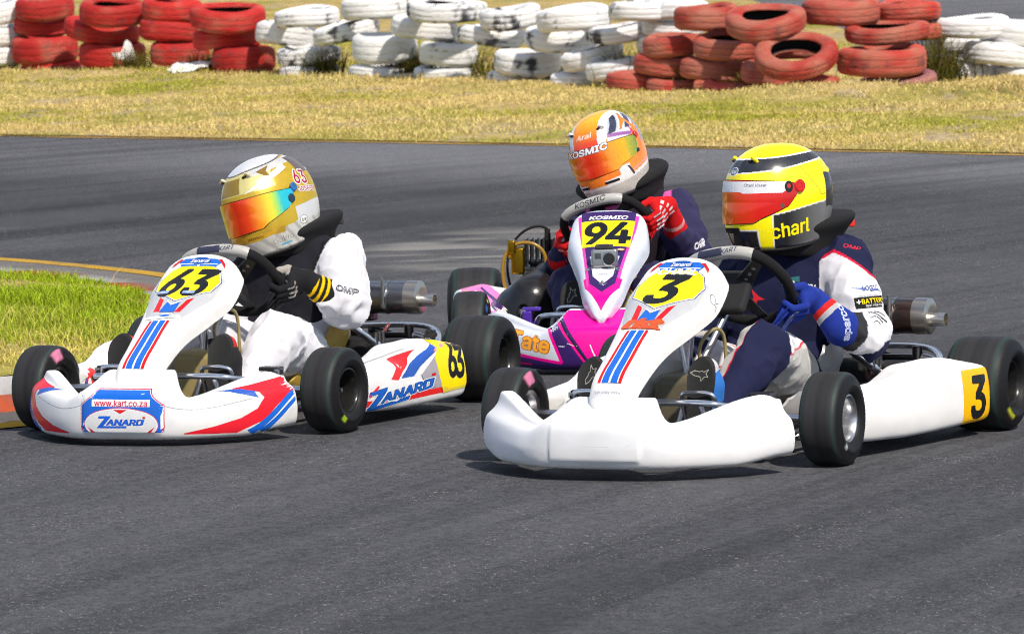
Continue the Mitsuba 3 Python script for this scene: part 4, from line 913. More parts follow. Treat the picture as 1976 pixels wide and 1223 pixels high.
    P('number_plate', [(pz((868, 797), (905, 722), (975, 657), (1012, 648), (1040, 930), (1028, 962), (905, 997), (885, 905)), A3(.95, .72, .0)), (pz((905, 960), (935, 972), (1025, 948), (1028, 962), (905, 997)), A3(.70, .55, .05))], off=.0038, edge=.02)
    for d_, cx in (('6', 958), ('3', 997)):
        g_ = text2d(d_, .100, True, .04, .62, .012); c0 = pz((cx - 5, 800), (cx + 5, 800), (cx, 812)).centroid
        P('number', [(at(g_, c0.x, c0.y - .006).buffer(.0018), A3(.5, .4, .1)), (at(g_, c0.x, c0.y - .006), BLACK)], off=.0050)
    P2_ = lambda k, ly, **q: sticker(f'{root}__side_pod__{k}', ly, pods[1], (-.5, .62, .24), (-1, 0, 0), (0, -.8, .6), 'm_gloss', M, **q)
    P2_('top_print', [(P2((.10, -.01), (.30, .01), (.28, .06), (.18, .05)), A3(.74, .02, .02)), (P2((.30, -.01), (.42, -.01), (.42, .03), (.30, .05)), DB), (P2((.02, -.03), (.2, .0), (.16, .02)), A3(.8, .25, .3))], edge=.02)
    sticker(f'{root}__side_pod_001__top_print', [(P2((-.40, -.02), (.1, -.02), (.1, .05), (-.40, .05)), A3(.74, .03, .03)), (P2((-.44, -.02), (-.40, -.02), (-.40, .05), (-.44, .05)), DB)], pods[-1], (-.5, -.56, .23), (-1, 0, 0), (0, .5, .8), 'm_gloss', M, edge=.02)
    A_ = lambda k, m, mat, c: add(f'{root}__{k}', m, mat, c, 30, M)
    A_('side_pod__latch', cat(rbox(.075, .022, .012, .003, (-.68, .555, .249)), rbox(.02, .018, .022, .004, (-.665, .555, .258)), rbox(.02, .018, .018, .004, (-.70, .555, .256))), 'm_matte', (.02, .02, .02))
def gfx94(root, M, fr, pn, pods):
    O, ex, ey = panel_plane((-.0, -.035)); S = lambda k, ly, **q: sticker(f'{root}__front_panel__{k}', ly, pn, O, ex, ey, 'm_gloss', M, **q)
    MG = A3(.82, .0, .28); IN_ = INDIGO
    out = P2((-.112, .12), (.112, .12), (.104, .02), (.088, -.10), (.072, -.24), (.060, -.36), (.052, -.42), (.0, -.52), (-.052, -.42), (-.060, -.36), (-.072, -.24), (-.088, -.10), (-.104, .02))
    inn = P2((-.100, .14), (.100, .14), (.093, .02), (.078, -.10), (.062, -.24), (.046, -.38), (0, -.44), (-.046, -.38), (-.062, -.24), (-.078, -.10), (-.094, .02))
    cen = P2((-.072, -.02), (.072, -.02), (.050, -.22), (.036, -.34), (0, -.395), (-.036, -.34), (-.050, -.22))
    S('pink_border', [(shapely.intersection(out, sbox(-.2, -.6, .2, .13)), A3(.78, .05, .40)), (P2((-.07, -.34), (.07, -.34), (.062, -.40), (0, -.52), (-.062, -.40)), MG)], edge=.02)
    S('indigo_ground', [(inn, IN_)], off=.0018, edge=.02)
    S('silver_ground', [(P2((-.054, -.19), (.054, -.19), (.036, -.33), (0, -.385), (-.036, -.33)), A3(.56, .60, .70)), (P2((-.045, -.26), (.045, -.26), (.036, -.335), (0, -.39), (-.036, -.335)), A3(.72, .73, .76)), (LineString(catmull(np.array([(-.043, -.245), (0, -.235), (.043, -.245)]), 20)).buffer(.006), A3(.8, .8, .82))], off=.0026)
    S('small_lettering', [(at(text2d('KOSMIC', .018, False, .2, 1.3).buffer(.0004), 0, -.285), A3(.25, .26, .33)), (at(text2d('kart', .014, True, .3), 0, -.325), A3(.3, .3, .36)), (aff.scale(Point(.056, -.142).buffer(.010), 1.3, .9), A3(.85, .25, .08)), (aff.scale(Point(.056, -.142).buffer(.010), 1.0, .45), A3(.9, .6, .4))], off=.0040)
    S('number_plate', [(P2((-.098, .080), (.098, .080), (.086, -.115), (-.086, -.115)), A3(.95, .80, .0))], off=.0034)
    S('number', [(at(text2d('9', .150, True, .06, .74, .02), -.041, -.014), BLACK), (at(text2d('4', .150, True, .06, .74, .02), .041, -.014), BLACK)], off=.0046)
    S('maker_lettering', [(at(text2d('KOSMIC', .020, True, .25, 1.25, .02), 0, .100), WHITE)], off=.0034, edge=.02)
    F = lambda k, ly, **q: sticker(f'{root}__front_fairing__{k}', ly, fr, (.60, 0, 0), (0, 1, 0), (0, 0, 1), 'm_gloss', M, **q)
    F('indigo_ground', [(P2((-.49, .02), (.49, .02), (.49, .105), (.14, .045), (.215, .24), (-.215, .24), (-.14, .045), (-.49, .105)), IN_)], edge=.02)
    F('pink_flash', [(P2((-.165, .24), (.165, .24), (.038, .042), (-.038, .042)), A3(.85, .0, .30))] + [(swoosh([(s * .187, .24), (s * .124, .14), (s * .055, .042)], .010, .008), MG) for s in (1, -1)] + [(swoosh([(s * .176, .24), (s * .114, .14), (s * .047, .045)], .006, .004), BLACK) for s in (1, -1)] + [(swoosh([(s * .038, .11), (s * .016, .06), (s * .0, .045)], .004, .006), WHITE) for s in (1, -1)], off=.0020, edge=.02)
    for s in (1, -1): F('pink_lines', [(swoosh([(s * .216, .235), (s * .18, .145), (s * .14, .045)], .012, .010), MG)] + [(swoosh([(s * .14, .045), (s * .30, .072), (s * .48, .105)], .010, .011), MG)] + [(swoosh([(s * .25, .04), (s * .36, .046), (s * .48, .056)], .007, .007), A3(.6, .0, .12))], off=.0030, edge=.02)
    ta = text2d('Tate', .052, True, .0, 1.0, .0); OR = A3(.90, .36, .02)
    [F('name_lettering', [(at(ta.buffer(.0032), q * .258, .118, q * 10, 1.0), A3(.28, .07, .01)), (at(ta.buffer(.001), q * .258, .118, q * 10), OR)], off=.0024) for q in (1, -1)]
    F('scratch', [(LineString([(-.15, .105), (-.13, .104)]).buffer(.0012), WHITE), (LineString(catmull(np.array([(-.12, .115), (-.10, .108), (-.085, .105)]), 12)).buffer(.0010), WHITE)], off=.0034)
    for s, nme in ((1, 'side_pod'), (-1, 'side_pod_001')):
        sticker(f'{root}__{nme}__top_print', [(P2((-.3, -.03), (.46, -.03), (.46, .05), (-.3, .05)), A3(.80, .18, .50)), (swoosh([(-.2, -.02), (.1, .0), (.4, .02)], .006, .02), A3(.85, .35, .15)), (swoosh([(-.1, .01), (.2, .02), (.44, .04)], .004, .010), WHITE), (swoosh([(-.1, .03), (.2, .035), (.44, .045)], .006, .012), INDIGO)], pods[s], (-.5, s * .57, .235), (-s, 0, 0), (0, -s * .5, .8), 'm_gloss', M, edge=.02)

# ---------------------------------------------------------------- helmets
HA, HB, HS, HT, HN = .172, .160, .128, .137, 2.25
def hrad(phi, z):
    """Horizontal radius of the helmet shell at azimuth phi and height z."""
    k = np.clip(1 - np.abs(z / np.where(z > 0, HT, .215)) ** HN, 0, 1) ** (1 / HN)
    ch = np.clip((-z - .02) / .07, 0, 1)
    a = np.where(np.cos(phi) > 0, HA + .010 * ch, HB - .012 * np.clip((-z - .03) / .1, 0, 1))
    r = (np.abs(np.cos(phi) / a) ** HN + np.abs(np.sin(phi) / HS) ** HN) ** (-1 / HN)
    return r * k
def hpoint(s, z, off=0.0):
    phi = np.asarray(s) / .14; z = np.asarray(z); r = hrad(phi, z) + off
    return np.stack([r * np.cos(phi), r * np.sin(phi), z], -1)
def hbottom(phi): return -.150 + .030 * (1 - np.cos(phi)) / 2 + .004 * np.cos(2 * phi)
def helmet_shell():
    na, nz = 240, 150
    ph = np.linspace(-np.pi, np.pi, na + 1)[:-1]
    rows = []
    for t in np.linspace(0, 1, nz):
        zb = hbottom(ph)
        z = zb + (HT - zb) * np.sin(t * np.pi / 2) ** .92
        r = hrad(ph, np.minimum(z, HT - 1e-5)) - .010 * np.clip(1 - (z - zb) / .008, 0, 1) ** 2
        rows.append(np.stack([r * np.cos(ph), r * np.sin(ph), z], -1))
    low = rows[0] * [.86, .86, 1] + [0, 0, .012]
    return grid(np.array([low] + rows), wrap=True)
def hband(v, f_top, f_bot):
    """1 where f_bot < z < f_top (functions of azimuth)."""
    ph = np.arctan2(v[:, 1], v[:, 0]); return ((v[:, 2] < f_top(ph)) & (v[:, 2] > f_bot(ph)))[:, None]
def visor_outline(zt=.036, zb=-.074, reach=.215):
    c = [(-reach, .022), (-reach + .012, zt - .004), (-.13, zt), (0, zt + .003), (.13, zt), (reach - .012, zt - .004), (reach, .022), (reach - .004, .0), (reach - .03, -.028), (.105, zb + .012), (.085, zb), (0, zb - .004), (-.085, zb), (-.105, zb + .012), (-reach + .03, -.028), (-reach + .004, .0)]
    return Polygon(c).buffer(.010).buffer(-.010).buffer(-.006).buffer(.006)
def helmet(root, pos, yaw, pitch, roll, M, paint, visor, cfg):
    """pos: centre in kart coordinates; yaw: degrees to the driver's left."""
    R = rotm([0, 0, 1], yaw) @ rotm([0, 1, 0], pitch) @ rotm([1, 0, 0], roll)
    F = frame(pos, R @ np.diag([1, 1, cfg.get('tall', 1.13)])); W = lambda v: M(F(v))
    h = f'{root}__helmet'
    sh = helmet_shell()
    add(h, sh, cfg.get('mat', 'm_helmet'), lambda v: paint(v, np.arctan2(v[:, 1], v[:, 0]), v[:, 2]), True, W, cfg['label'])
    def put_(key, layers, off=.0012, step=.0005, mat='m_gloss', col=None, edge=.010):
        V, f, L, C = flat(layers, edge)
        p = hpoint(V[:, 0], V[:, 1], off + step * L)
        m = trimesh.Trimesh(p, f, process=False)
        cen = p.copy(); cen[:, 2] = 0
        if (m.face_normals * m.triangles_center).sum() < 0: m.invert()
        return add(f'{h}__{key}', m, mat, (lambda v: col(V[:, 0], V[:, 1])) if col else (lambda v: C), True, W)
    vo = visor_outline(*cfg.get('vis', ()))
    put_('visor_seal', [(vo.buffer(.0020), BLACK)], .0014, mat='m_matte')
    # visor: a curved sheet with thickness
    V, f, L, C = flat([(vo, WHITE)], .007)
    po, pi_ = hpoint(V[:, 0], V[:, 1], .0062), hpoint(V[:, 0], V[:, 1], .0025)
    rim = np.array(vo.exterior.coords)[:-1]
    ro, ri_ = hpoint(rim[:, 0], rim[:, 1], .0062), hpoint(rim[:, 0], rim[:, 1], .0025)
    mo = trimesh.Trimesh(po, f, process=False)
    if (mo.face_normals * mo.triangles_center).sum() < 0: mo.invert()
    side = grid(np.stack([ro, ri_]), wrap=True)
    m = cat(mo, side)
    colv = np.vstack([visor(V[:, 0], V[:, 1]), np.tile(A3(.02, .02, .02), (len(side.vertices), 1))])
    add(f'{h}__visor', m, 'm_visor', lambda v: colv, True, W)
    for s in (1, -1):
        for (a, z, r, c) in cfg['pivots']:
            p = hpoint(s * a, z, .006); q = hpoint(s * a, z, .02); n = nrm(np.cross(hpoint(s * a + .003, z) - hpoint(s * a - .003, z), hpoint(s * a, z + .003) - hpoint(s * a, z - .003)))
            if n @ p < 0: n = -n
            add(f'{h}__visor_pivot', cat(lathe([(0, r), (.003, r), (.0045, r * .86), (.0045, r * .45), (.0035, r * .42), (.0035, 0)], p, n, 28)), 'm_gloss', c, 30, W)
    # chin vent, brow vents, edge trim
    for g_ in ([sbox(-.040, -.0985, .040, -.090).buffer(.003)] if cfg.get('vent', 1) == 1 else [sbox(-.075, -.092, -.030, -.087).buffer(.002), sbox(.030, -.092, .075, -.087).buffer(.002)]):
        put_('chin_vent', [(g_, BLACK)], .0014, mat='m_matte')
    ph = np.linspace(-np.pi, np.pi, 61)[:-1]; rr = hrad(ph, hbottom(ph)) - .009
    E = np.stack([rr * np.cos(ph), rr * np.sin(ph), hbottom(ph) + .001], -1)
    add(f'{h}__edge_trim', tube(np.vstack([E, E[:1]]), .0055, 61, 8, False, False), 'm_matte', (.02, .02, .02), True, W)
    for s in (1, -1):
        o = hpoint(.075 * s, .090, -.0085)
        sc = rbox(.050, .022, .010, .0048, (0, 0, 0), 10)
        sc.vertices = np.array(sc.vertices) @ (rotm([0, 0, 1], 24 * s) @ rotm([0, 1, 0], -30) @ rotm([1, 0, 0], -24 * s)).T + o + A3(.0, 0, -.0035)
        add(f'{h}__brow_vent', sc, 'm_helmet', cfg['ventcol'], 40, W)
        v2 = rbox(.012, .010, .006, .002, (0, 0, 0)); v2.vertices = np.array(v2.vertices) + hpoint(.060 * s, .090, .004); add(f'{h}__vent_slot', v2, 'm_matte', (.02, .02, .02), 40, W)
    o = A3(-.108, 0, .078); dfu = rbox(.080, .13, .026, .012, (0, 0, 0), 12)
    dfu.vertices = np.array(dfu.vertices) @ rotm([0, 1, 0], -38).T + o; dfu.vertices[:, 0] -= 1.6 * dfu.vertices[:, 1] ** 2 * -1
    add(f'{h}__rear_diffuser', dfu, 'm_helmet', cfg['ventcol'], 40, W)
    cfg['print'](put_)
    return W
def ramp(x, stops):
    xs = [a for a, _ in stops]; cs = np.array([c for _, c in stops])
    return np.stack([np.interp(x, xs, cs[:, i]) for i in range(3)], -1)
def sel(c, mask, col):
    c[mask] = col; return c
LM = lambda x: np.stack([x, x, x], -1)

# ---------------------------------------------------------------- drivers
STAR = P2((-.052, -.004), (-.036, .010), (-.010, .010), (-.002, .017), (.010, .013), (.034, .030), (.024, .008), (.040, -.004), (.020, -.008), (.008, -.030), (-.002, -.012), (-.034, -.012))
def hand(c, ang, rot, left, M, key, col, h=.0028, cuff=None, cuffr=.044):
    """A gloved hand closed on the steering wheel. cuff: the point on the forearm where the glove ends."""
    ctr = sw_point(c, ang, .158, rot * 0); a = math.radians(ang)
    Rr = nrm(A3(0, 1, 0) * math.cos(a) + SW_V * math.sin(a)); Tt = nrm(A3(0, 1, 0) * -math.sin(a) + SW_V * math.cos(a))
    if not left: Tt = -Tt
    N = SW_N
    def P(r, n, t): return ctr + Rr * r + N * n + Tt * t
    bones = []
    kn = []
    for i, (t, L) in enumerate(((.035, 1.0), (.0122, 1.06), (-.0108, 1.0), (-.0330, .86))):
        ra = (.0106, .0110, .0106, .0098)[i]
        k0 = P(.034, .022 - .004 * i, t * .92); k1 = P(.047 * L, -.012 * L, t); k2 = P(.013, -.037 * L, t * 1.0); k3 = P(-.016, -.027, t * .98)
        bones += [(k0, ra + .0018, k1, ra + .0004, .004), (k1, ra + .0008, k2, ra, .003), (k2, ra, k3, ra * .9, .003)]
        kn.append(k0)
    wr = P(.066, .070, -.022)
    bones += [(P(.050, .050, .018), .020, kn[0], .0150, .014), (P(.052, .050, .0), .021, kn[1], .0155, .014), (P(.054, .050, -.016), .020, kn[2], .0150, .014), (P(.052, .048, -.026), .018, kn[3], .0135, .014), (wr, .027, P(.052, .048, -.004), .026, .02)]
    bones += [(P(.040, .016, .020), .021, P(.040, .016, -.024), .020, .012), (P(.048, .034, .012), .022, P(.048, .034, -.020), .021, .014)]
    t0, t1, t2, t3 = P(.046, .056, .012), P(.020, .048, .040), P(-.004, .030, .048), P(-.020, .008, .046)
    bones += [(t0, .019, t1, .0145, .012), (t1, .0142, t2, .0122, .006), (t2, .0122, t3, .0108, .005)]
    e = A3(*cuff) if cuff is not None else P(.10, .12, -.05)
    bones += [(wr, .030, e, cuffr, .02)]
    m = organic(bones, h, .008, .02)
    trimesh.smoothing.filter_taubin(m, iterations=3)
    f = lambda v: col(v, (v - ctr) @ Rr, (v - ctr) @ N, (v - ctr) @ Tt, np.clip(((v - wr) @ (e - wr)) / ((e - wr) @ (e - wr)), -1, 1.2))
    add(key, m, 'm_cloth', f, True, M)
    return m, ctr, Rr, N, Tt, wr, e
def folds(v, pts, amp):
    """Cloth folds: finer and deeper near the joints pts."""
    n1 = 1 - np.abs(2 * vn(v * [1, 1, .8], 11, 21, 3) - 1); n2 = 1 - np.abs(2 * vn(v * [.8, 1, 1.1], 24, 33, 2) - 1)
    w = np.zeros(len(v))
    for p, r in pts: w = np.maximum(w, np.exp(-(np.linalg.norm(v - p, axis=1) / r) ** 2))
    q = np.c_[v[:, 0] * .7 + v[:, 2] * .7, v[:, 1], (v[:, 2] - v[:, 0]) * .35]
    n3 = (1 - np.abs(2 * vn(q, 15, 47, 2) - 1)) ** 3
    return amp * (.45 * (n1 - .62) * (.7 + .6 * w) + .45 * (n2 - .62) * (.4 + 1.0 * w) + 1.05 * (n3 - .3) * (.30 + w))
def person(root, M, J, cfg):
    """J: joints in kart coordinates. The suit is the body: one continuous surface."""
    L = {k: A3(*v) for k, v in J.items()}
    b, g = [], cfg.get('girth', 1.0)
    pel, bel, che = L['pelvis'], L['belly'], L['chest']
    for s, n in ((1, 'l'), (-1, 'r')):
        Y = A3(0, s, 0)
        b += [(pel + Y * .075, .105 * g, bel + Y * .05, .105 * g, .05), (bel + Y * .05, .105 * g, che + Y * .065, .108 * g, .05), (che + Y * .07, .10 * g, L[n + 'sh'], .066 * g, .05),
              (L[n + 'sh'], .070 * g, L[n + 'sh'] * .45 + L[n + 'el'] * .55, .070 * g, .03), (L[n + 'sh'] * .45 + L[n + 'el'] * .55, .070 * g, L[n + 'el'], .060 * g, .03), (L[n + 'el'], .060 * g, L[n + 'wr'], .046 * g, .025),
              (pel + Y * .085, .100 * g, L[n + 'kn'] * .6 + (pel + Y * .085) * .4, .088 * g, .04), (L[n + 'kn'] * .6 + (pel + Y * .085) * .4, .088 * g, L[n + 'kn'], .070 * g, .03),
              (L[n + 'kn'], .070 * g, L[n + 'kn'] * .6 + L[n + 'an'] * .4, .063 * g, .03), (L[n + 'kn'] * .6 + L[n + 'an'] * .4, .063 * g, L[n + 'an'], .046 * g, .03)]
    b += [(che, .11 * g, L['neck'], .062, .04), (L['neck'], .060, L['head'], .075, .03)]
    m = organic(b, cfg.get('res', .0065), .03)
    trimesh.smoothing.filter_taubin(m, iterations=4)
    jp = [(L[k], .13) for k in ('lel', 'rel', 'lkn', 'rkn')] + [(L['lsh'], .10), (L['rsh'], .10), (bel, .15), (L['lwr'], .09), (L['lan'], .08)]
    displace(m, lambda v: folds(v, jp, cfg.get('fold', .016)))
    col = cfg['suit'](L)
    add(root, m, 'm_cloth', col, True, M)
    tag(root, cfg['label'], 'person', 'kart drivers')
    # shoes
    for s, n in ((1, 'l'), (-1, 'r')):
        y, dx, dz, rz = cfg['feet'][0 if s > 0 else 1]
        o = A3(.060 + dx, y, .178 + dz); Rz = rotm([1, 0, 0], rz) @ rotm([0, 1, 0], -10)
        heel, ball, toe = A3(-.008, 0, -.085), A3(-.012, 0, .045), A3(-.006, 0, .092)
        sb = [(heel, .034, ball, .041, .02), (ball, .041, toe, .032, .02), (heel + A3(-.02, 0, .0), .034, heel + A3(-.07, 0, .035), .040, .02), (heel + A3(-.05, 0, .03), .036, ball + A3(-.02, 0, 0), .036, .02)]
        sm = organic(sb, .005, .02); sm.vertices = np.array(sm.vertices) * [1, 1.0, 1]
        trimesh.smoothing.filter_taubin(sm, iterations=4); sm.vertices = np.array(sm.vertices) @ Rz.T + o
        kk = add(f'{root}__shoe', sm, 'm_cloth', cfg['shoe'](o), True, M)
        out = smoothpoly([(-.030, -.118), (0, -.126), (.030, -.118), (.037, -.06), (.038, 0), (.043, .05), (.034, .105), (0, .128), (-.034, .105), (-.043, .05), (-.038, 0), (-.037, -.06)], 60)
        sol = trimesh.creation.extrude_polygon(out, .014, engine='earcut')
        v = np.array(sol.vertices); top = v[:, 2] > .007; v[top, :2] *= .94
        v = np.stack([v[:, 2] + .035, v[:, 0], v[:, 1]], -1); v[:, 0] -= .9 * np.clip(v[:, 2] - .05, 0, 1) ** 2 * 3
        sol = trimesh.Trimesh(v @ Rz.T + o, sol.faces, process=False)
        sol2 = sol.subdivide().subdivide()
        add(f'{kk}__sole', sol, 'm_matte', (.022, .022, .022), 40, M)
        if cfg.get('star'):
            rr = cfg['star'][0 if s > 0 else 1]
            g_ = at(STAR, .0, .072, rr, .62, .62)
            sticker(f'{kk}__emblem', [(g_.buffer(.0012), A3(.45, .44, .36)), (g_.buffer(-.0006), A3(.03, .03, .03))], sol, o + Rz @ A3(.05, 0, 0), Rz @ A3(0, 1, 0), Rz @ A3(0, 0, 1), 'm_matte', M, back=.12, edge=.008)
    # rib protector: a close vest with shoulder straps
    rb = []
    for s, n in ((1, 'l'), (-1, 'r')):
        Y = A3(0, s, 0); q = A3(.012, 0, 0)
        rb += [(bel + Y * .05 + q, .114 * g, che + Y * .055 + q, .116 * g, .04)]
        sh = L[n + 'sh'] * .62 + che * .38; sh[2] = L[n + 'sh'][2] + .010
        rb += [(che + Y * .055 + q, .116 * g, sh + A3(.014, 0, 0), .074 * g, .03)]
    rv = organic(rb, .008, .03); trimesh.smoothing.filter_taubin(rv, iterations=4)
    displace(rv, lambda v: folds(v, [(bel, .2)], .006))
    rk = add(f'{root}__rib_protector', rv, 'm_cloth', cfg['vest'], True, M)
    # neck collar: a padded ring, higher behind
    ph = np.linspace(0, 2 * np.pi, 73)[:-1]; rows = []
    nk, tl = A3(*cfg['collar'][0]), cfg['collar'][1]
    Rc = rotm([0, 0, 1], cfg['collar'][2]) @ rotm([1, 0, 0], cfg['collar'][3]) @ rotm([0, 1, 0], tl)
    for p in ph:
        bk = (1 - math.cos(p)) / 2
        ri, ro = .082 + .014 * bk, .140 + .050 * bk
        z0, z1, hh = -.034 - .012 * bk, .028 + .066 * bk, .012
        sec = catmull(np.array([(ri + .004, z0), (ri - .004, (z0 + z1) / 2), (ri + .01, z1 - .004), (ri + .03, z1), (ro + .018 * bk, z1 - .018 + .022 * bk), (ro + .022 * bk, z1 - .036 + .02 * bk), (ro - .012, (z0 + z1) / 2 - .006), (ro - .03, z0 - .006)]), 28, True)
        rows.append(np.stack([sec[:, 0] * math.cos(p) * 1.02, sec[:, 0] * math.sin(p), sec[:, 1]], -1))
    cm = grid(np.concatenate([np.array(rows), np.array(rows[:1])]), wrap=True)
    if cm.volume < 0: cm.invert()
    displace(cm, lambda v: .006 * (vn(v, 16, 4) - .5)); cm.vertices = np.array(cm.vertices) @ Rc.T + nk
    ck = add(f'{root}__neck_collar', cm, 'm_cloth', cfg.get('collarcol', A3(.014, .014, .015)), True, M)
    for s in (1, -1):
        bu = rbox(.034, .018, .024, .005, (-.160, .108 * s, .056)); bu.vertices = np.array(bu.vertices) @ Rc.T + nk
        add(f'{ck}__buckle', bu, 'm_gloss', cfg.get('buckle', A3(.03, .03, .03)), 40, M)
    return m, L, rv, sol

# ---------------------------------------------------------------- the three karts
PINKM = (.62, .20, .34); GREENM = (.35, .55, .02); YELM = (.45, .45, .02)
KART3 = (.4582, 17.4447, 25.5932, 1.0); KART63 = (-1.0211, 18.8091, 21.9239, .985); KART94 = (.3401, 20.8603, 4.75, .9574)
RIMBLK, RIMSIL = A3(.012, .012, .012), A3(.62, .62, .64)
def rim_text(): return [(sbox(-.055, -.011, .03, .011), A3(.04, .045, .08)), (at(text2d('KART', .012, True, .2, 1.2), .055, 0), A3(.04, .045, .08))]
M3 = build_kart('racing_kart', KART3, dict(n=3, label='white kart number 3 with plain white front fairing, nearest at right', podk=1.03, fairing=dict(dx=.04, ky=1.03, zh=.226, z0=.033), body=WHITE, fcol=A3(.80, .80, .81), pcol=A3(.80, .79, .77), podcol=A3(.80, .79, .78), pw=PANEL_W, poff=(0, 0), graphics=gfx3,
    steer=2, rim=(RIMSIL, RIMBLK), pedal=(.135, -.21), sw=(-.37, .065, .488), swrot=14, rimtext=(rim_text(), 0), seat=A3(.45, .45, .45), tank=(.12, .10, .06), cyl_z=.22, muffler_y=.375,
    mFR=[(62, 88, .09, .126, PINKM, -1, 7)], mFL=[(-55, -45, .088, .104, (.4, .4, .42), 1, 4)], mRL=[(-70, -40, .100, .112, YELM, 1, 6)]))
M63 = build_kart('racing_kart_001', KART63, dict(n=63, label='white kart number 63 with blue and red stickers, beside the grass at left', podk=.88, fairing=dict(dx=-.008, ky=.972, zw=.145), body=WHITE, fcol=A3(.78, .78, .78), pcol=A3(.80, .79, .77), podcol=A3(.78, .78, .78), pw=PANEL_W, poff=(-.02, -.035), graphics=gfx63,
    steer=-5, rim=(RIMBLK, RIMBLK), pedal=(.15, -.20), sw=(-.37, -.005, .455), swrot=8, rimtext=(rim_text(), 0), seat=A3(.50, .34, .07), cyl_z=.20, muffler_y=.345,
    mFR=[(62, 88, .09, .126, PINKM, -1, 7)], mFL=[(-64, -50, .094, .110, GREENM, 1, 4)]))
M94 = build_kart('racing_kart_002', KART94, dict(n=94, label='pink and indigo kart number 94 following behind the other two', body=WHITE, fcol=A3(.62, .65, .72), pcol=A3(.62, .66, .74), podcol=A3(.70, .70, .70), pw=PANEL_W94, poff=(-.0, -.0, .90), graphics=gfx94,
    steer=0, rim=(RIMBLK, RIMBLK), pedal=(.14, -.13), sw=(-.33, -.02, .475), swrot=24, rimtext=([(at(text2d('KOSMIC', .017, True, .2, 1.3), 0, 0), A3(.04, .04, .05))], 0), seat=A3(.05, .05, .05), cyl_z=.255, fin=1.22, muffler_y=.2, bracket=A3(.06, .02, .28), cap=A3(.75, .03, .02),
    mFR=[(70, 80, .098, .110, GREENM, -1, 4), (40, 55, .090, .112, (.03, .12, .4), -1, 4)], fairing=dict(raise_=0, hump=.15)))
# ---------------------------------------------------------------- the drivers
def seg(v, a, b):
    ba = b - a; t = ((v - a) @ ba) / (ba @ ba); d = v - a - np.clip(t, 0, 1)[:, None] * ba
    return t, np.linalg.norm(d, axis=1), d
def paintby(v, base): return np.tile(np.asarray(base, float), (len(v), 1)) * (.94 + .12 * vn(v, 14, 2)[:, None])
PIPE = A3(.60, .01, .04)
def suit3(L):
    def f(v):
        c = paintby(v, NAVY * 1.2); W_, G_ = A3(.66, .65, .68), A3(.46, .45, .43)
        for n, sgn in (('l', 1), ('r', -1)):
            t1, d1, o1 = seg(v, L[n + 'sh'], L[n + 'el']); t2, d2, o2 = seg(v, L[n + 'el'], L[n + 'wr'])
            up = (sgn > 0) & (d1 <= d2) & (d1 < .115) & (v[:, 1] * sgn > L[n + 'sh'][1] * sgn - .045); lo = (sgn > 0) & (d2 < d1) & (d2 < .1)
            ou = o1 @ nrm(A3(.1, sgn, .15)) / .07
            fb = t1 - (.02 + .34 * np.clip(ou, 0, 1) ** 1.5)
            c[up & (fb > 0)] = W_
            c[up & (np.abs(fb) < .022)] = PIPE
            un = (v[:, 2] - L[n + 'el'][2] + .012 + .20 * (t2 - .1) * (t2 > .1)) 
            el = (lo & (t2 < .8)) | (up & (t1 > .72))
            c[lo] = W_
            c[el & (un < 0)] = NAVY * 1.2
            c[lo & (t2 > .80)] = A3(.03, .03, .035)
            t3, d3, o3 = seg(v, L[n + 'kn'], L['pelvis'] + A3(0, .085 * sgn, 0)); t4, d4, o4 = seg(v, L[n + 'kn'], L[n + 'an'])
            th = (d3 < d4) & (d3 < .14) & (v[:, 2] < .36 + .04) & (v[:, 0] > -.62) & (t3 < .8); sn = (d4 <= d3) & (d4 < .12) & (v[:, 0] > -.45)
            wv = t3 + .10 * (o3[:, 1] * sgn / .07) * 1.0 - .35 * np.clip(o3[:, 2] / .07, -.4, 1)
            c[th] = G_
            k1, k2 = -.10, .20
            c[th & (wv < k2)] = W_
            c[th & (wv < k1)] = NAVY * 1.2
            c[th & (np.abs(wv - k2) < .016)] = PIPE
            c[sn] = NAVY * 1.2
            inn = o4[:, 1] * sgn / .06
            c[sn & (inn < -.35)] = G_; c[sn & (np.abs(inn + .35) < .05)] = PIPE
        tor = (np.abs(v[:, 1]) < .18) & (v[:, 0] < -.6) & (v[:, 2] > .2)
        return c
    return f
def suit63(L):
    def f(v):
        c = paintby(v, (.66, .655, .69))
        t1, d1, o1 = seg(v, L['lsh'], L['lel'])
        for k in (.2, .45): c[(d1 < .11) & (np.abs(o1 @ nrm(A3(.8, .1, .4)) / .07 - k) < .04) & (t1 > 0) & (t1 < .8)] *= A3(.92, .78, .74)
        c[(v[:, 2] > .36) & (v[:, 1] < L['lsh'][1] - .022 + .45 * np.clip(v[:, 2] - .53, -.16, .05)) & (v[:, 1] > -.17) & (v[:, 0] > -.90)] = BLACK * 1.6
        return c
    return f
def suit94(L):
    def f(v):
        c = paintby(v, A3(.026, .024, .068))
        for s, n in ((1, 'l'), (-1, 'r')):
            q = (v[:, 1] * s > 0) & (v[:, 2] > L[n + 'sh'][2] + .005) & (v[:, 1] * s < L[n + 'sh'][1] * s - .010) & (v[:, 0] > -.86)
            c[q] = (.62, .10, .36)
        return c
    return f
def vest_col(c): return lambda v: paintby(v, c)
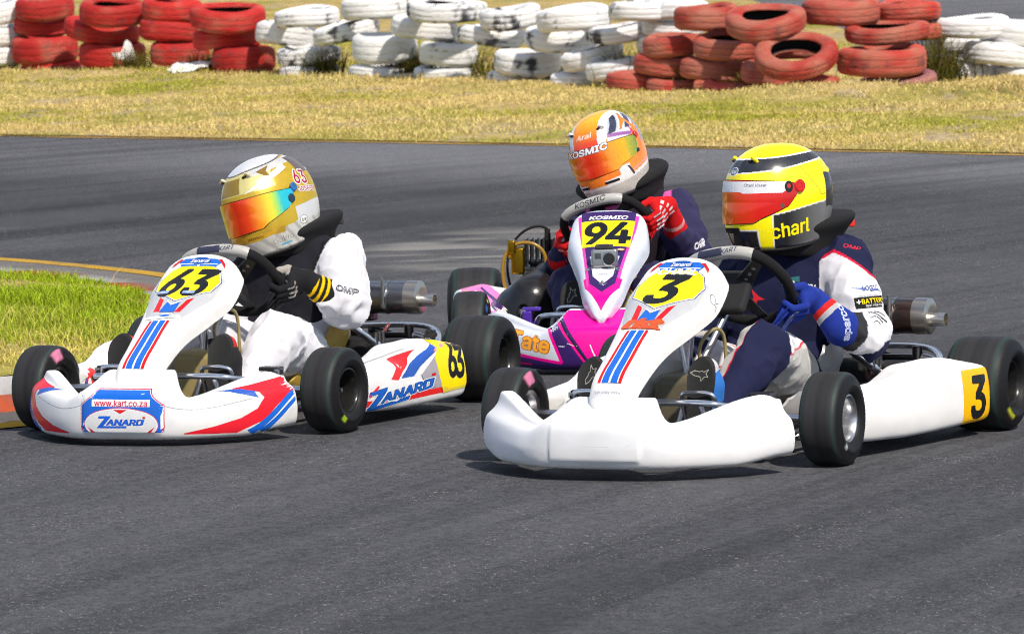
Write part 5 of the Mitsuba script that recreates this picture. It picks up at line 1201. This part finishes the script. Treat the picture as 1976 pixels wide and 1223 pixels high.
# --- number 3
def paint3(v, ph, z):
    n = len(v); c = np.tile(A3(.93, .80, .0), (n, 1))
    cp = np.cos(ph)
    top = .094 + .012 * (1 - cp); bb = .056 + .022 * (1 - cp)
    c[(z < top) & (z > bb)] = (.025, .027, .035)
    for l in (top, bb): c[np.abs(z - l) < .0017] = (.75, .75, .75)
    low = -.066 + .030 * (1 - cp); s = np.abs(ph)
    g = np.clip((s - 1.3) / 1.0, 0, 1)[:, None]
    dark = A3(.012, .012, .014) * (1 - g) + A3(.16, .165, .17) * g
    m = (z < low) & (s > .98); c[m] = dark[m]; c[(np.abs(z - low) < .0016) & (s > .98)] = (.75, .75, .75)
    c[(np.abs(s - .98) < .012) & (z < low + .002)] = (.75, .75, .75)
    ch = (z < -.094) & (s < .66); c[ch] = (.012, .012, .012)
    c[(np.abs(z + .094) < .0016) & (s < .66)] = (.75, .75, .75); c[(np.abs(s - .66) < .012) & (z < -.093)] = (.75, .75, .75)
    bk = (s > 2.35) & (z < .06) & (z > -.03); c[bk] = (.03, .03, .035)
    return c
def visor3(s, z): return ramp(s, [(-.20, (.5, .35, .0)), (-.09, (.85, .58, .02)), (-.045, (.90, .40, .01)), (.0, (.88, .17, .01)), (.05, (.82, .05, .005)), (.10, (.72, .012, .006)), (.22, (.50, .01, .01))])
def print3(put):
    put('visor_strip', [(P2((-.185, .036), (.185, .036), (.185, .018), (.165, .006), (.06, .004), (.05, .008), (-.05, .008), (-.06, .004), (-.165, .006), (-.185, .018)), A3(.72, .72, .76)), (at(text2d('rkt', .017, True, .2, 1.4), .018, .021), A3(.5, .5, .55)), (at(text2d('rkt', .017, True, .2, 1.4).buffer(-.0007), .018, .021), WHITE),
                        (at(text2d('Charl Visser', .0075, True, .2), .092, .026), A3(.04, .05, .12)), (at(text2d('speed', .010, True, .2), -.045, .024), A3(.05, .06, .14))], .0072)
    for s in (1, -1): put('name_lettering', [(at(text2d('charl', .036, True, .0, 1.2), s * .196, -.089, 9 * s), A3(.93, .80, .0))], .0014)
    put('brand_oval', [(aff.scale(Point(.012, .062).buffer(.014), 1.35, .85), A3(.75, .75, .75)), (aff.scale(Point(.012, .062).buffer(.0125), 1.35, .82), A3(.10, .14, .2)), (at(text2d('Arai', .010, True, .25), .012, .062), A3(.75, .75, .75))], .0014)
    put('seam', [(LineString([(.235, .075), (.255, .055), (.30, .012), (.305, .0), (.33, .005)]).buffer(.0008), A3(.25, .22, .02))], .0010)
    put('strap_tab', [(aff.scale(Point(.185, .022).buffer(.013), 1, 1.2), BLACK), (Point(.185, .024).buffer(.006), A3(.5, .02, .02))], .0076); put('visor_stud', [(Point(.165, -.028).buffer(.006), A3(.08, .08, .08))], .0076)
H3 = (-.72, .055, .735)
lm3 = dict(pelvis=(-.76, 0, .16), belly=(-.80, .01, .29), chest=(-.80, .02, .44), lsh=(-.80, .222, .525), rsh=(-.80, -.11, .47), lel=(-.655, .355, .315), rel=(-.62, -.23, .31), lwr=(-.560, .332, .345), rwr=(-.48, -.205, .40), lkn=(-.30, .165, .305), rkn=(-.26, -.13, .28), lan=(.0, .150, .145), ran=(.02, -.21, .15), neck=(-.77, .035, .60), head=(-.73, .05, .69))
def shoe3(o): return lambda v: np.where((np.abs(v[:, 2] - o[2] - .03 + (v[:, 0] - o[0]) * .3) < .05)[:, None], A3(.03, .16, .50), np.where((v[:, 1] < o[1] - .03)[:, None], A3(.55, .05, .04), A3(.5, .5, .52)))
def vest3(v):
    c = paintby(v, NAVY * 1.1); return c
b3, L3, rv3, s3 = person('person', M3, lm3, dict(label='driver in navy and white suit with yellow helmet and blue gloves in nearest kart', suit=suit3, vest=vest3, feet=[(.135, 0, .01, 0), (-.215, 0, .005, 0)], shoe=shoe3, star=(-12, 55),
    collar=((-.785, .04, .590), -4, -30, 2), buckle=A3(.70, .03, .02), res=.0046, girth=.98))
helmet('person', H3, -42, -2, 2, M3, paint3, visor3, dict(label='glossy yellow helmet with black band', pivots=[(.222, .024, .017, A3(.55, .01, .01))], ventcol=A3(.93, .80, .0), print=print3))
def glove3(v, r, n, t, tc):
    c = np.tile(A3(.013, .032, .24), (len(v), 1)) * (.85 + .3 * vn(v, 40, 2)[:, None])
    ln = np.zeros(len(v), bool)
    for q in (.023, .001, -.020): ln |= (np.abs(t - q) < .0022) & (r > .018) & (n < .045)
    c[ln & (tc < .05)] = (.36, .38, .42)
    c[(tc > .30) & (tc < .46)] = (.62, .02, .02); c[(tc > .46) & (tc < .60)] = (.40, .41, .43)
    return c
hm = hand((-.37, .065, .488), -32, 0, True, M3, 'person__glove', glove3, cuff=(-.530, .322, .352), cuffr=.057)
add('person__glove__palm_edge', tube([hm[5] + hm[4] * .02 + hm[2] * .02, hm[1] + hm[2] * .06 + hm[3] * .02 * 0 + hm[4] * .02], .001), 'm_cloth', (.4, .4, .42), True, M3) if False else None
e_, w_ = hm[6], hm[5]; dv = nrm(e_ - w_); mid = w_ * .12 + e_ * .88
vd = nrm(A3(.43, .55, .12)); up_ = dv - vd * (dv @ vd)
sticker('person__glove__maker_lettering', [(at(text2d('sparco', .020, True, 0, 1.25).buffer(.0006).difference(text2d('sparco', .020, True, 0, 1.25).buffer(-.0016)), 0, 0), A3(.50, .55, .70))], hm[0], mid, nrm(np.cross(-nrm(up_), vd) * 0 + A3(0, 0, 1) - vd * vd[2]), nrm(np.cross(vd, nrm(A3(0, 0, 1) - vd * vd[2]))), 'm_cloth', M3, back=.15, maxd=.25)
hand((-.37, .065, .488), 188, 0, False, M3, 'person__glove_001', glove3, cuff=(-.49, -.20, .40))
# lettering on the suit
def onsuit(root, key, ly, mesh, p, up, M, toward=(.9, .42, .1)):
    n = nrm(A3(*toward)); u = nrm(A3(*up) - n * (A3(*up) @ n)); sticker(f'{root}__{key}', ly, mesh, p, np.cross(u, n), u, 'm_cloth', M, back=.25, maxd=.45, off=.0016)
arm = L3['lsh'] * .35 + L3['lel'] * .65
onsuit('person', 'battery_badge', [(sbox(-.048, -.017, .048, .017), A3(.015, .015, .015)), (at(text2d('BATTERY', .014, True, 0, .95), .012, .004), A3(.85, .65, .0)), (at(text2d('+', .018, True), -.037, .004), WHITE), (at(text2d('BEST FOR YOU', .006, True), .010, -.010), A3(.6, .6, .6))], b3, arm + A3(0, .012, .022), (.06, 0, 1), M3, (.8, .75, .1))
onsuit('person', 'sleeve_lettering', [(swoosh([(-.045, .004), (-.02, .0), (.0, -.002)], .001, .008), A3(.1, .16, .4)), (at(text2d('LOGIC', .013, True, .25), .014, .0), A3(.08, .12, .3)), (swoosh([(.01, -.008), (.035, -.008), (.052, -.016)], .006, .001), A3(.1, .14, .35)), (at(text2d('www.batteries.co', .007, False, .1), .004, -.022), A3(.3, .3, .35))], b3, arm + A3(.0, .012, .065), (.06, 0, 1), M3, (.8, .75, .1))
onsuit('person', 'sleeve_emblem', [(shapely.union_all([swoosh([(-.03, .01), (-.005, .012), (.02, -.004), (.034, -.02)], .003, .006), swoosh([(-.025, -.002), (.0, .0), (.02, -.02)], .002, .005), swoosh([(.0, .015), (.02, .01), (.035, -.002)], .004, .003), swoosh([(-.02, -.016), (.0, -.014), (.01, -.026)], .002, .003)]), A3(.05, .05, .06))], b3, arm + A3(0, .012, -.022), (.06, 0, 1), M3, (.8, .75, .1))
onsuit('person', 'chest_lettering', [(at(text2d('Permatex', .022, True, .2, 1.0), 0, 0), A3(.6, .6, .62))], rv3, (-.68, .165, .462), (0, .12, 1), M3)
onsuit('person', 'chest_badge', [(P2((-.03, .0), (.025, .022), (.03, .004)), A3(.03, .12, .14)), (at(text2d('Kart', .015, True, .1), .0, -.008), A3(.65, .65, .65))], rv3, (-.68, .095, .475), (0, .25, 1), M3)
onsuit('person', 'chest_emblem', [(P2((-.025, -.02), (-.004, .0), (-.01, .028), (.012, .004), (.03, -.006), (.008, -.008), (.0, -.026)), A3(.6, .02, .03))], rv3, (-.68, -.02, .425), (0, 0, 1), M3)
onsuit('person', 'shoulder_mark', [(text2d('OMP', .014, True, .3, 1.3), A3(.55, .02, .04))], b3, L3['lsh'] + A3(.03, .04, .045), (.1, .2, 1), M3, (.75, .5, .5))
# --- number 63
def paint63(v, ph, z):
    n = len(v); cp = np.cos(ph); s = np.abs(ph)
    c = np.tile(A3(.60, .40, .018), (n, 1)); fl = vn(v, 16, 5)[:, None]; c = c * (.8 + .4 * fl)
    pale = A3(.82, .72, .27)
    m = (z > .042 + .0 * s) & (s < 1.15); c[m] = pale
    c[(z > .045) & (s < .30) & (z < .09)] = A3(.38, .24, .03)
    band = (z > .076 + .012 * s) & (z < .098 + .010 * s); c[band & (s > .5)] = (.72, .71, .68)
    top = (((v[:, 0] - .03) / .095) ** 2 + (v[:, 1] / .078) ** 2 < 1) & (z > .06); c[(((v[:, 0] - .03) / .100) ** 2 + (v[:, 1] / .083) ** 2 < 1) & (z > .06)] = (.16, .15, .14); c[top] = (.82, .82, .83)
    c[(z > .095) & (v[:, 0] <= -.065)] = (.34, .32, .26)
    c[(z > .06) & (s > 2.0) & (z < .115)] = (.16, .13, .12)
    lo = z < -.092 + .020 * (1 - cp); w = A3(.70, .68, .62) * (1 - .3 * (np.abs(np.sin(ph * 9 + z * 60)) > .86)[:, None]); c[lo] = np.broadcast_to(w, c.shape)[lo]
    c[(s > 1.5) & (z < -.045 + .012 * (1 - cp)) & (z > -.09 + .012 * (1 - cp))] = (.72, .71, .68)
    g = (z < -.076) & (z > -.094) & (s < 1.05); c[g] = (.50, .30, .02)
    return c
def visor63(s, z): return ramp(s, [(-.20, (.02, .35, .35)), (-.10, (.10, .5, .05)), (-.045, (.55, .55, .02)), (-.015, (.85, .25, .01)), (.02, (.78, .03, .005)), (.055, (.80, .06, .005)), (.090, (.88, .34, .01)), (.118, (.85, .65, .02)), (.140, (.35, .65, .08)), (.160, (.02, .50, .50)), (.22, (.02, .40, .75))])
def print63(put):
    DR = A3(.32, .0, .04)
    num_ = shapely.union_all([at(text2d('6', .040, True, 0, .95), -.017, 0), at(text2d('3', .040, True, 0, .95), .017, 0)])
    for s in (1, -1): put('number', [(at(num_.buffer(.003), s * .275, .048, -8 * s), A3(.72, .70, .68)), (at(num_, s * .275, .048, -8 * s), DR), (at(text2d('JOSEPH', .0125, True, 0, 1.25).buffer(.0022), s * .285, .010, -6 * s), A3(.72, .70, .68)), (at(text2d('JOSEPH', .0125, True, 0, 1.25), s * .285, .010, -6 * s), DR)], .0014)
    for s in (1, -1):
        put('camera_lettering', [(at(text2d('GoPro', .016, True, 0, 1.25).buffer(-.0012), s * .135, -.112, 5 * s), A3(.07, .08, .1)), (at(sbox(-.022, -.002, .022, .002), s * .142, -.127, 5 * s), A3(.05, .35, .55))], .0014)
        put('brand_oval', [(at(aff.scale(Point(0, 0).buffer(.014), 1.35, .9), s * .236, -.075, 8 * s), A3(.1, .1, .1)), (at(aff.scale(Point(0, 0).buffer(.0125), 1.35, .88), s * .236, -.075, 8 * s), A3(.72, .72, .7)), (at(text2d('Arai', .010, True, .3), s * .236, -.075, 8 * s), A3(.06, .06, .06))], .0014)
        put('feather_print', [(P2(*[(s * a, b) for a, b in ((.055, .040), (.10, .062), (.17, .085), (.23, .10), (.24, .085), (.18, .070), (.12, .055))]), A3(.74, .73, .72)), (P2(*[(s * a, b) for a, b in ((.10, .095), (.13, .078), (.15, .075), (.14, .09), (.16, .105), (.13, .10))]), A3(.22, .13, .02))], .0012)
    put('gold_chin', [(P2((-.10, -.083), (-.06, -.080), (.06, -.080), (.10, -.083), (.12, -.070), (.135, -.074), (.11, -.092), (.06, -.100), (-.06, -.100), (-.11, -.092), (-.135, -.074), (-.12, -.070)), A3(.50, .29, .02))], .0014)
lm63 = dict(pelvis=(-.75, 0, .16), belly=(-.79, 0, .28), chest=(-.78, .0, .43), lsh=(-.775, .200, .495), rsh=(-.76, -.10, .42), lel=(-.635, .278, .352), rel=(-.60, -.22, .30), lwr=(-.535, .262, .390), rwr=(-.48, -.20, .36), lkn=(-.31, .165, .270), rkn=(-.27, -.14, .26), lan=(-.02, .195, .135), ran=(.0, -.19, .145), neck=(-.76, .0, .57), head=(-.73, -.01, .645))
b63, L63, rv63, s63 = person('person_001', M63, lm63, dict(label='driver in white suit with gold helmet and black gloves, steering the kart beside the grass', suit=suit63, vest=vest_col(A3(.014, .014, .02)), feet=[(.155, 0, .010, 0), (-.195, 0, .01, 0)],
    shoe=lambda o: (lambda v: np.where((v[:, 2] > o[2] + .085)[:, None], A3(.45, .03, .03), A3(.02, .02, .022))), collar=((-.775, .0, .540), 0, -22, 8), girth=1.0, res=.0060, fold=.019))
helmet('person_001', (-.72, -.017, .684), -26, 9, 12, M63, paint63, visor63, dict(label='metallic gold and white helmet with rainbow visor', mat='m_metallicpaint', pivots=[(.222, .024, .013, A3(.03, .12, .35)), (.200, -.006, .013, A3(.02, .04, .06))], ventcol=A3(.62, .55, .36), print=print63, vent=2, vis=(.026, -.068)))
def glove63(v, r, n, t, tc):
    c = np.tile(A3(.013, .013, .015), (len(v), 1))
    k = (tc > .36) & (tc < .95) & (np.sin((tc + 3 * (v[:, 2] - .4)) * 30) > .05); c[k] = (.80, .48, .0)
    g_ = np.zeros(len(v), bool)
    for q in (.034, .0125, -.0095): g_ |= (np.abs(t - q) < .0045) & (r > .022) & (n < .006) & (n > -.03)
    c[g_] = (.36, .33, .30); c[(t > .034) & (r < .03) & (n > .02)] = (.34, .31, .28)
    return c
hand((-.37, -.005, .455), -14, 0, True, M63, 'person_001__glove', glove63, cuff=(-.52, .255, .400), cuffr=.050)
hand((-.37, -.005, .455), 184, 0, False, M63, 'person_001__glove_001', glove63, cuff=(-.49, -.22, .40))
onsuit('person_001', 'sleeve_lettering', [(text2d('OMP', .020, True, .2, 1.5).buffer(.001).difference(text2d('OMP', .020, True, .2, 1.5).buffer(-.002)), A3(.05, .05, .06))], b63, L63['lel'] * .55 + L63['lwr'] * .45 + A3(0, .02, .03), (0, .2, 1), M63, (.75, .6, .15))
# --- number 94
def paint94(v, ph, z):
    n = len(v); s = np.abs(ph); y = v[:, 1]; cp = np.cos(ph)
    c = np.tile(A3(.88, .24, .01), (n, 1)); fr_ = v[:, 0] > -.05
    g = np.clip((z - .05) / .07, 0, 1)[:, None]
    cen = (np.abs(y) < .052) & fr_ & (z > .03); c[cen] = (A3(.80, .05, .01) * (1 - g) + A3(.92, .42, .01) * g)[cen]
    wh = (np.abs(y) >= .052) & (np.abs(y) < .078) & fr_ & (z > .03); c[wh] = (.74, .72, .72)
    st = (np.abs(y) >= .078) & (z > .055); q = np.sin(v[:, 0] * 70 + z * 95 + 2.2 * vn(v, 14, 2))
    c[st] = np.where((q > .35)[:, None], A3(.03, .035, .07), np.where((q > -.25)[:, None], A3(.42, .46, .55), A3(.70, .68, .66)))[st]
    c[st & (q < -.8)] = (.80, .16, .02)
    c[(~fr_) & (z > .0)] = A3(.20, .22, .28)
    br = (z > .036) & (z < .062) & (s > .55) & (s < 1.5); c[br] = (.62, .58, .66); c[br & (np.abs(z - .05 + .02 * (s - 1)) < .006)] = (.28, .10, .32)
    och = (z < -.050) & (z > -.090) & (s < .75); c[och] = (.86, .20, .02)
    c[(z < -.050) & (z > -.1) & (s >= .62) & (s < .95)] = (.74, .72, .70)
    lo = (z < -.100 + .022 * (1 - cp)); c[lo] = (A3(.52, .48, .44) * (.75 + .5 * vn(v, 30, 8)[:, None]))[lo]
    ln = np.abs(z + .100 - .022 * (1 - cp)) < .005; c[ln] = (.74, .72, .70)
    c[(np.abs(z + .086 - .022 * (1 - cp)) < .003) & (s > .9)] = (.74, .30, .25)
    return c
def visor94(s, z): return ramp(s, [(-.22, (.2, .3, .02)), (-.115, (.25, .30, .03)), (-.085, (.65, .35, .02)), (-.045, (.80, .12, .01)), (.0, (.76, .03, .01)), (.035, (.78, .07, .01)), (.075, (.86, .30, .01)), (.125, (.88, .42, .01)), (.155, (.42, .42, .03)), (.22, (.15, .25, .05))])
def print94(put):
    put('visor_lettering', [(at(text2d('KOSMIC', .019, True, .25, 1.35, .02).buffer(.002), .0, .030), A3(.10, .10, .12)), (at(text2d('KOSMIC', .019, True, .25, 1.35, .02), .0, .030), WHITE)], .0080)
    put('brow_lettering', [(at(text2d('Arai', .015, True, .3, 1.6), .0, .078), A3(.75, .66, .55))], .0014)
    for q_ in (1, -1): put('chin_print', [(P2(*[(q_ * a, b) for a, b in ((.03, -.082), (.10, -.078), (.125, -.058), (.13, -.075), (.11, -.095), (.04, -.098))]), A3(.74, .72, .72)), (P2(*[(q_ * a, b) for a, b in ((.118, -.055), (.130, -.058), (.150, -.088), (.140, -.092))]), A3(.04, .04, .07))], .0012)
    for s in (1, -1): put('side_print', [(P2(*[(s * a, b) for a, b in ((.165, .070), (.215, .085), (.235, .050), (.235, .0), (.20, -.04), (.225, -.045), (.26, .0), (.255, .06), (.22, .10), (.17, .085))]), A3(.86, .20, .02)), (P2(*[(s * a, b) for a, b in ((.215, .062), (.228, .045), (.222, .030), (.208, .045))]), A3(.5, .03, .10))], .0014)
lm94 = dict(pelvis=(-.75, -.01, .16), belly=(-.79, -.01, .28), chest=(-.78, -.0, .43), lsh=(-.765, .205, .505), rsh=(-.765, -.135, .455), lel=(-.585, .275, .345), rel=(-.56, -.20, .31), lwr=(-.465, .225, .43), rwr=(-.47, -.205, .35), lkn=(-.26, .15, .26), rkn=(-.22, -.15, .265), lan=(-.0, .15, .14), ran=(.02, -.135, .14), neck=(-.755, -.01, .57), head=(-.73, -.03, .67))
b94, L94, rv94, s94 = person('person_002', M94, lm94, dict(label='driver in navy suit with pink shoulders, orange helmet and red gloves', suit=suit94, vest=vest_col(A3(.016, .012, .02)), feet=[(.14, 0, .0, 0), (-.13, 0, .0, 0)],
    shoe=lambda o: (lambda v: np.where((v[:, 2] > o[2] + .03)[:, None], A3(.55, .25, .40), A3(.10, .09, .08))), star=(60, 60), collar=((-.765, .005, .575), 2, -20, 10), girth=1.0, res=.0075, fold=.016))
helmet('person_002', (-.72, -.038, .730), -22, 8, 15, M94, paint94, visor94, dict(label='orange and white helmet with gold visor', pivots=[(.222, .030, .011, A3(.50, .03, .05)), (.200, -.020, .007, A3(.02, .03, .05))], ventcol=A3(.72, .70, .70), print=print94, vis=(.036, -.057), vent=0))
def glove94(v, r, n, t, tc):
    c = np.tile(A3(.55, .008, .010), (len(v), 1)) * (.8 + .4 * vn(v, 50, 2)[:, None])
    w = np.zeros(len(v), bool)
    for q in (.034, .0125, -.0095, -.0305): w |= (np.abs(t - q) < .0042) & (r > .008) & ((np.abs(n + .024) < .011) | (np.abs(n - .008) < .011) | (np.abs(n - .036) < .008))
    c[w & (tc < .2)] = (.62, .60, .60)
    c[(tc > .50) & (tc < .60)] = (.60, .25, .25)
    return c
hand((-.33, -.02, .475), 14, 0, True, M94, 'person_002__glove', glove94, cuff=(-.475, .228, .424), cuffr=.050)
hand((-.33, -.02, .475), 214, 0, False, M94, 'person_002__glove_001', glove94, cuff=(-.475, -.205, .345), cuffr=.050)
onsuit('person_002', 'sleeve_lettering', [(text2d('OMP', .022, True, .2, 1.2).buffer(.001).difference(text2d('OMP', .022, True, .2, 1.2).buffer(-.002)), A3(.6, .6, .62))], b94, L94['lel'] * .75 + L94['lwr'] * .25 + A3(0, .03, .02), (.5, .0, 1), M94, (.85, .5, .1))

# the action camera stuck on the rear kart's front panel
def acam(v): return v
cz = A3(.250, .004, .398)
Rc = rotm([0, 1, 0], -4)
def CM(v): return M94(np.asarray(v) * 1.28 @ Rc.T + cz)
tag('action_camera', 'small silver action camera stuck on the front panel of the rear kart', 'camera')
add('action_camera__body', cat(rbox(.030, .074, .052, .007, (0, 0, 0), 12), lathe([(0, .021), (.008, .021), (.010, .019), (.010, .0)], (.014, .014, -.002), (1, 0, 0), 32)), 'm_metal', (.50, .49, .47), 35, CM)
add('action_camera__lens', lathe([(0, .0165), (.0030, .0165), (.0040, .013), (.0030, .008), (.0042, .0)], (.0235, .014, -.002), (1, 0, 0), 32), 'm_gloss', (.012, .012, .014), 35, CM)
add('action_camera__display', rbox(.004, .018, .016, .0015, (.0145, -.018, .006)), 'm_gloss', (.05, .055, .05), 35, CM)
add('action_camera__latch', cat(rbox(.026, .050, .014, .004, (0, 0, .032)), rbox(.008, .030, .008, .003, (.010, 0, .036))), 'm_matte', (.05, .05, .055), 35, CM)
add('action_camera__mount', cat(rbox(.030, .018, .036, .004, (-.004, 0, -.040)), cyl((-.004, -.022, -.044), (-.004, .022, -.044), .006, 12), rbox(.050, .022, .018, .004, (-.010, 0, -.060)), *[rbox(.044, .016, .012, .004, (-.016, .022 * s, -.066)) for s in (1, -1)], rbox(.07, .062, .010, .004, (-.03, 0, -.070))), 'm_matte', (.015, .015, .016), 35, CM)
# silver brackets and the rear kart's induction silencer
AB = organic([(A3(-.38, -.35, .10), .075, A3(-.42, -.315, .20), .086, .04), (A3(-.42, -.315, .20), .086, A3(-.55, -.26, .27), .066, .04), (A3(-.38, -.40, .11), .066, A3(-.46, -.39, .18), .064, .04)], .007, .03)
trimesh.smoothing.filter_taubin(AB, iterations=6)
add('racing_kart_002__airbox', AB, 'm_gloss', (.014, .014, .015), True, M94)
for p in ((-.310, -.405, .150), (-.318, -.335, .172)):
    add('racing_kart_002__airbox__intake_tube', lathe([(-.02, .021), (.012, .021), (.017, .024), (.019, .022), (.012, .0165), (-.02, .0165), (-.02, 0)], p, (1, -.25, .25), 28), 'm_matte', (.012, .012, .012), 40, M94)
add('racing_kart_002__fuel_hose', tube([(-.70, -.40, .16), (-.66, -.44, .27), (-.66, -.42, .37), (-.66, -.36, .40), (-.66, -.30, .38), (-.66, -.28, .31)], .007, 60), 'm_gloss', (.30, .17, .02), True, M94)
add('racing_kart_002__carburettor', cat(rbox(.06, .05, .10, .008, (-.70, -.385, .33)), rbox(.05, .03, .05, .006, (-.67, -.405, .385)), cyl((-.70, -.42, .36), (-.70, -.36, .36), .024, 20)), 'm_metal', (.40, .23, .015), 35, M94)
add('racing_kart_002__tank_cap', cyl((-.10, .13, .235), (-.10, .13, .275), .026, 20, .004), 'm_gloss', (.70, .02, .02), 35, M94)
add('racing_kart_002__bottle', organic([(A3(-.10, .13, .12), .05, A3(-.10, .13, .17), .05, .03), (A3(-.10, .13, .17), .048, A3(-.10, .13, .235), .024, .03)], .006, .02), 'm_plastic', (.46, .44, .28), True, M94)
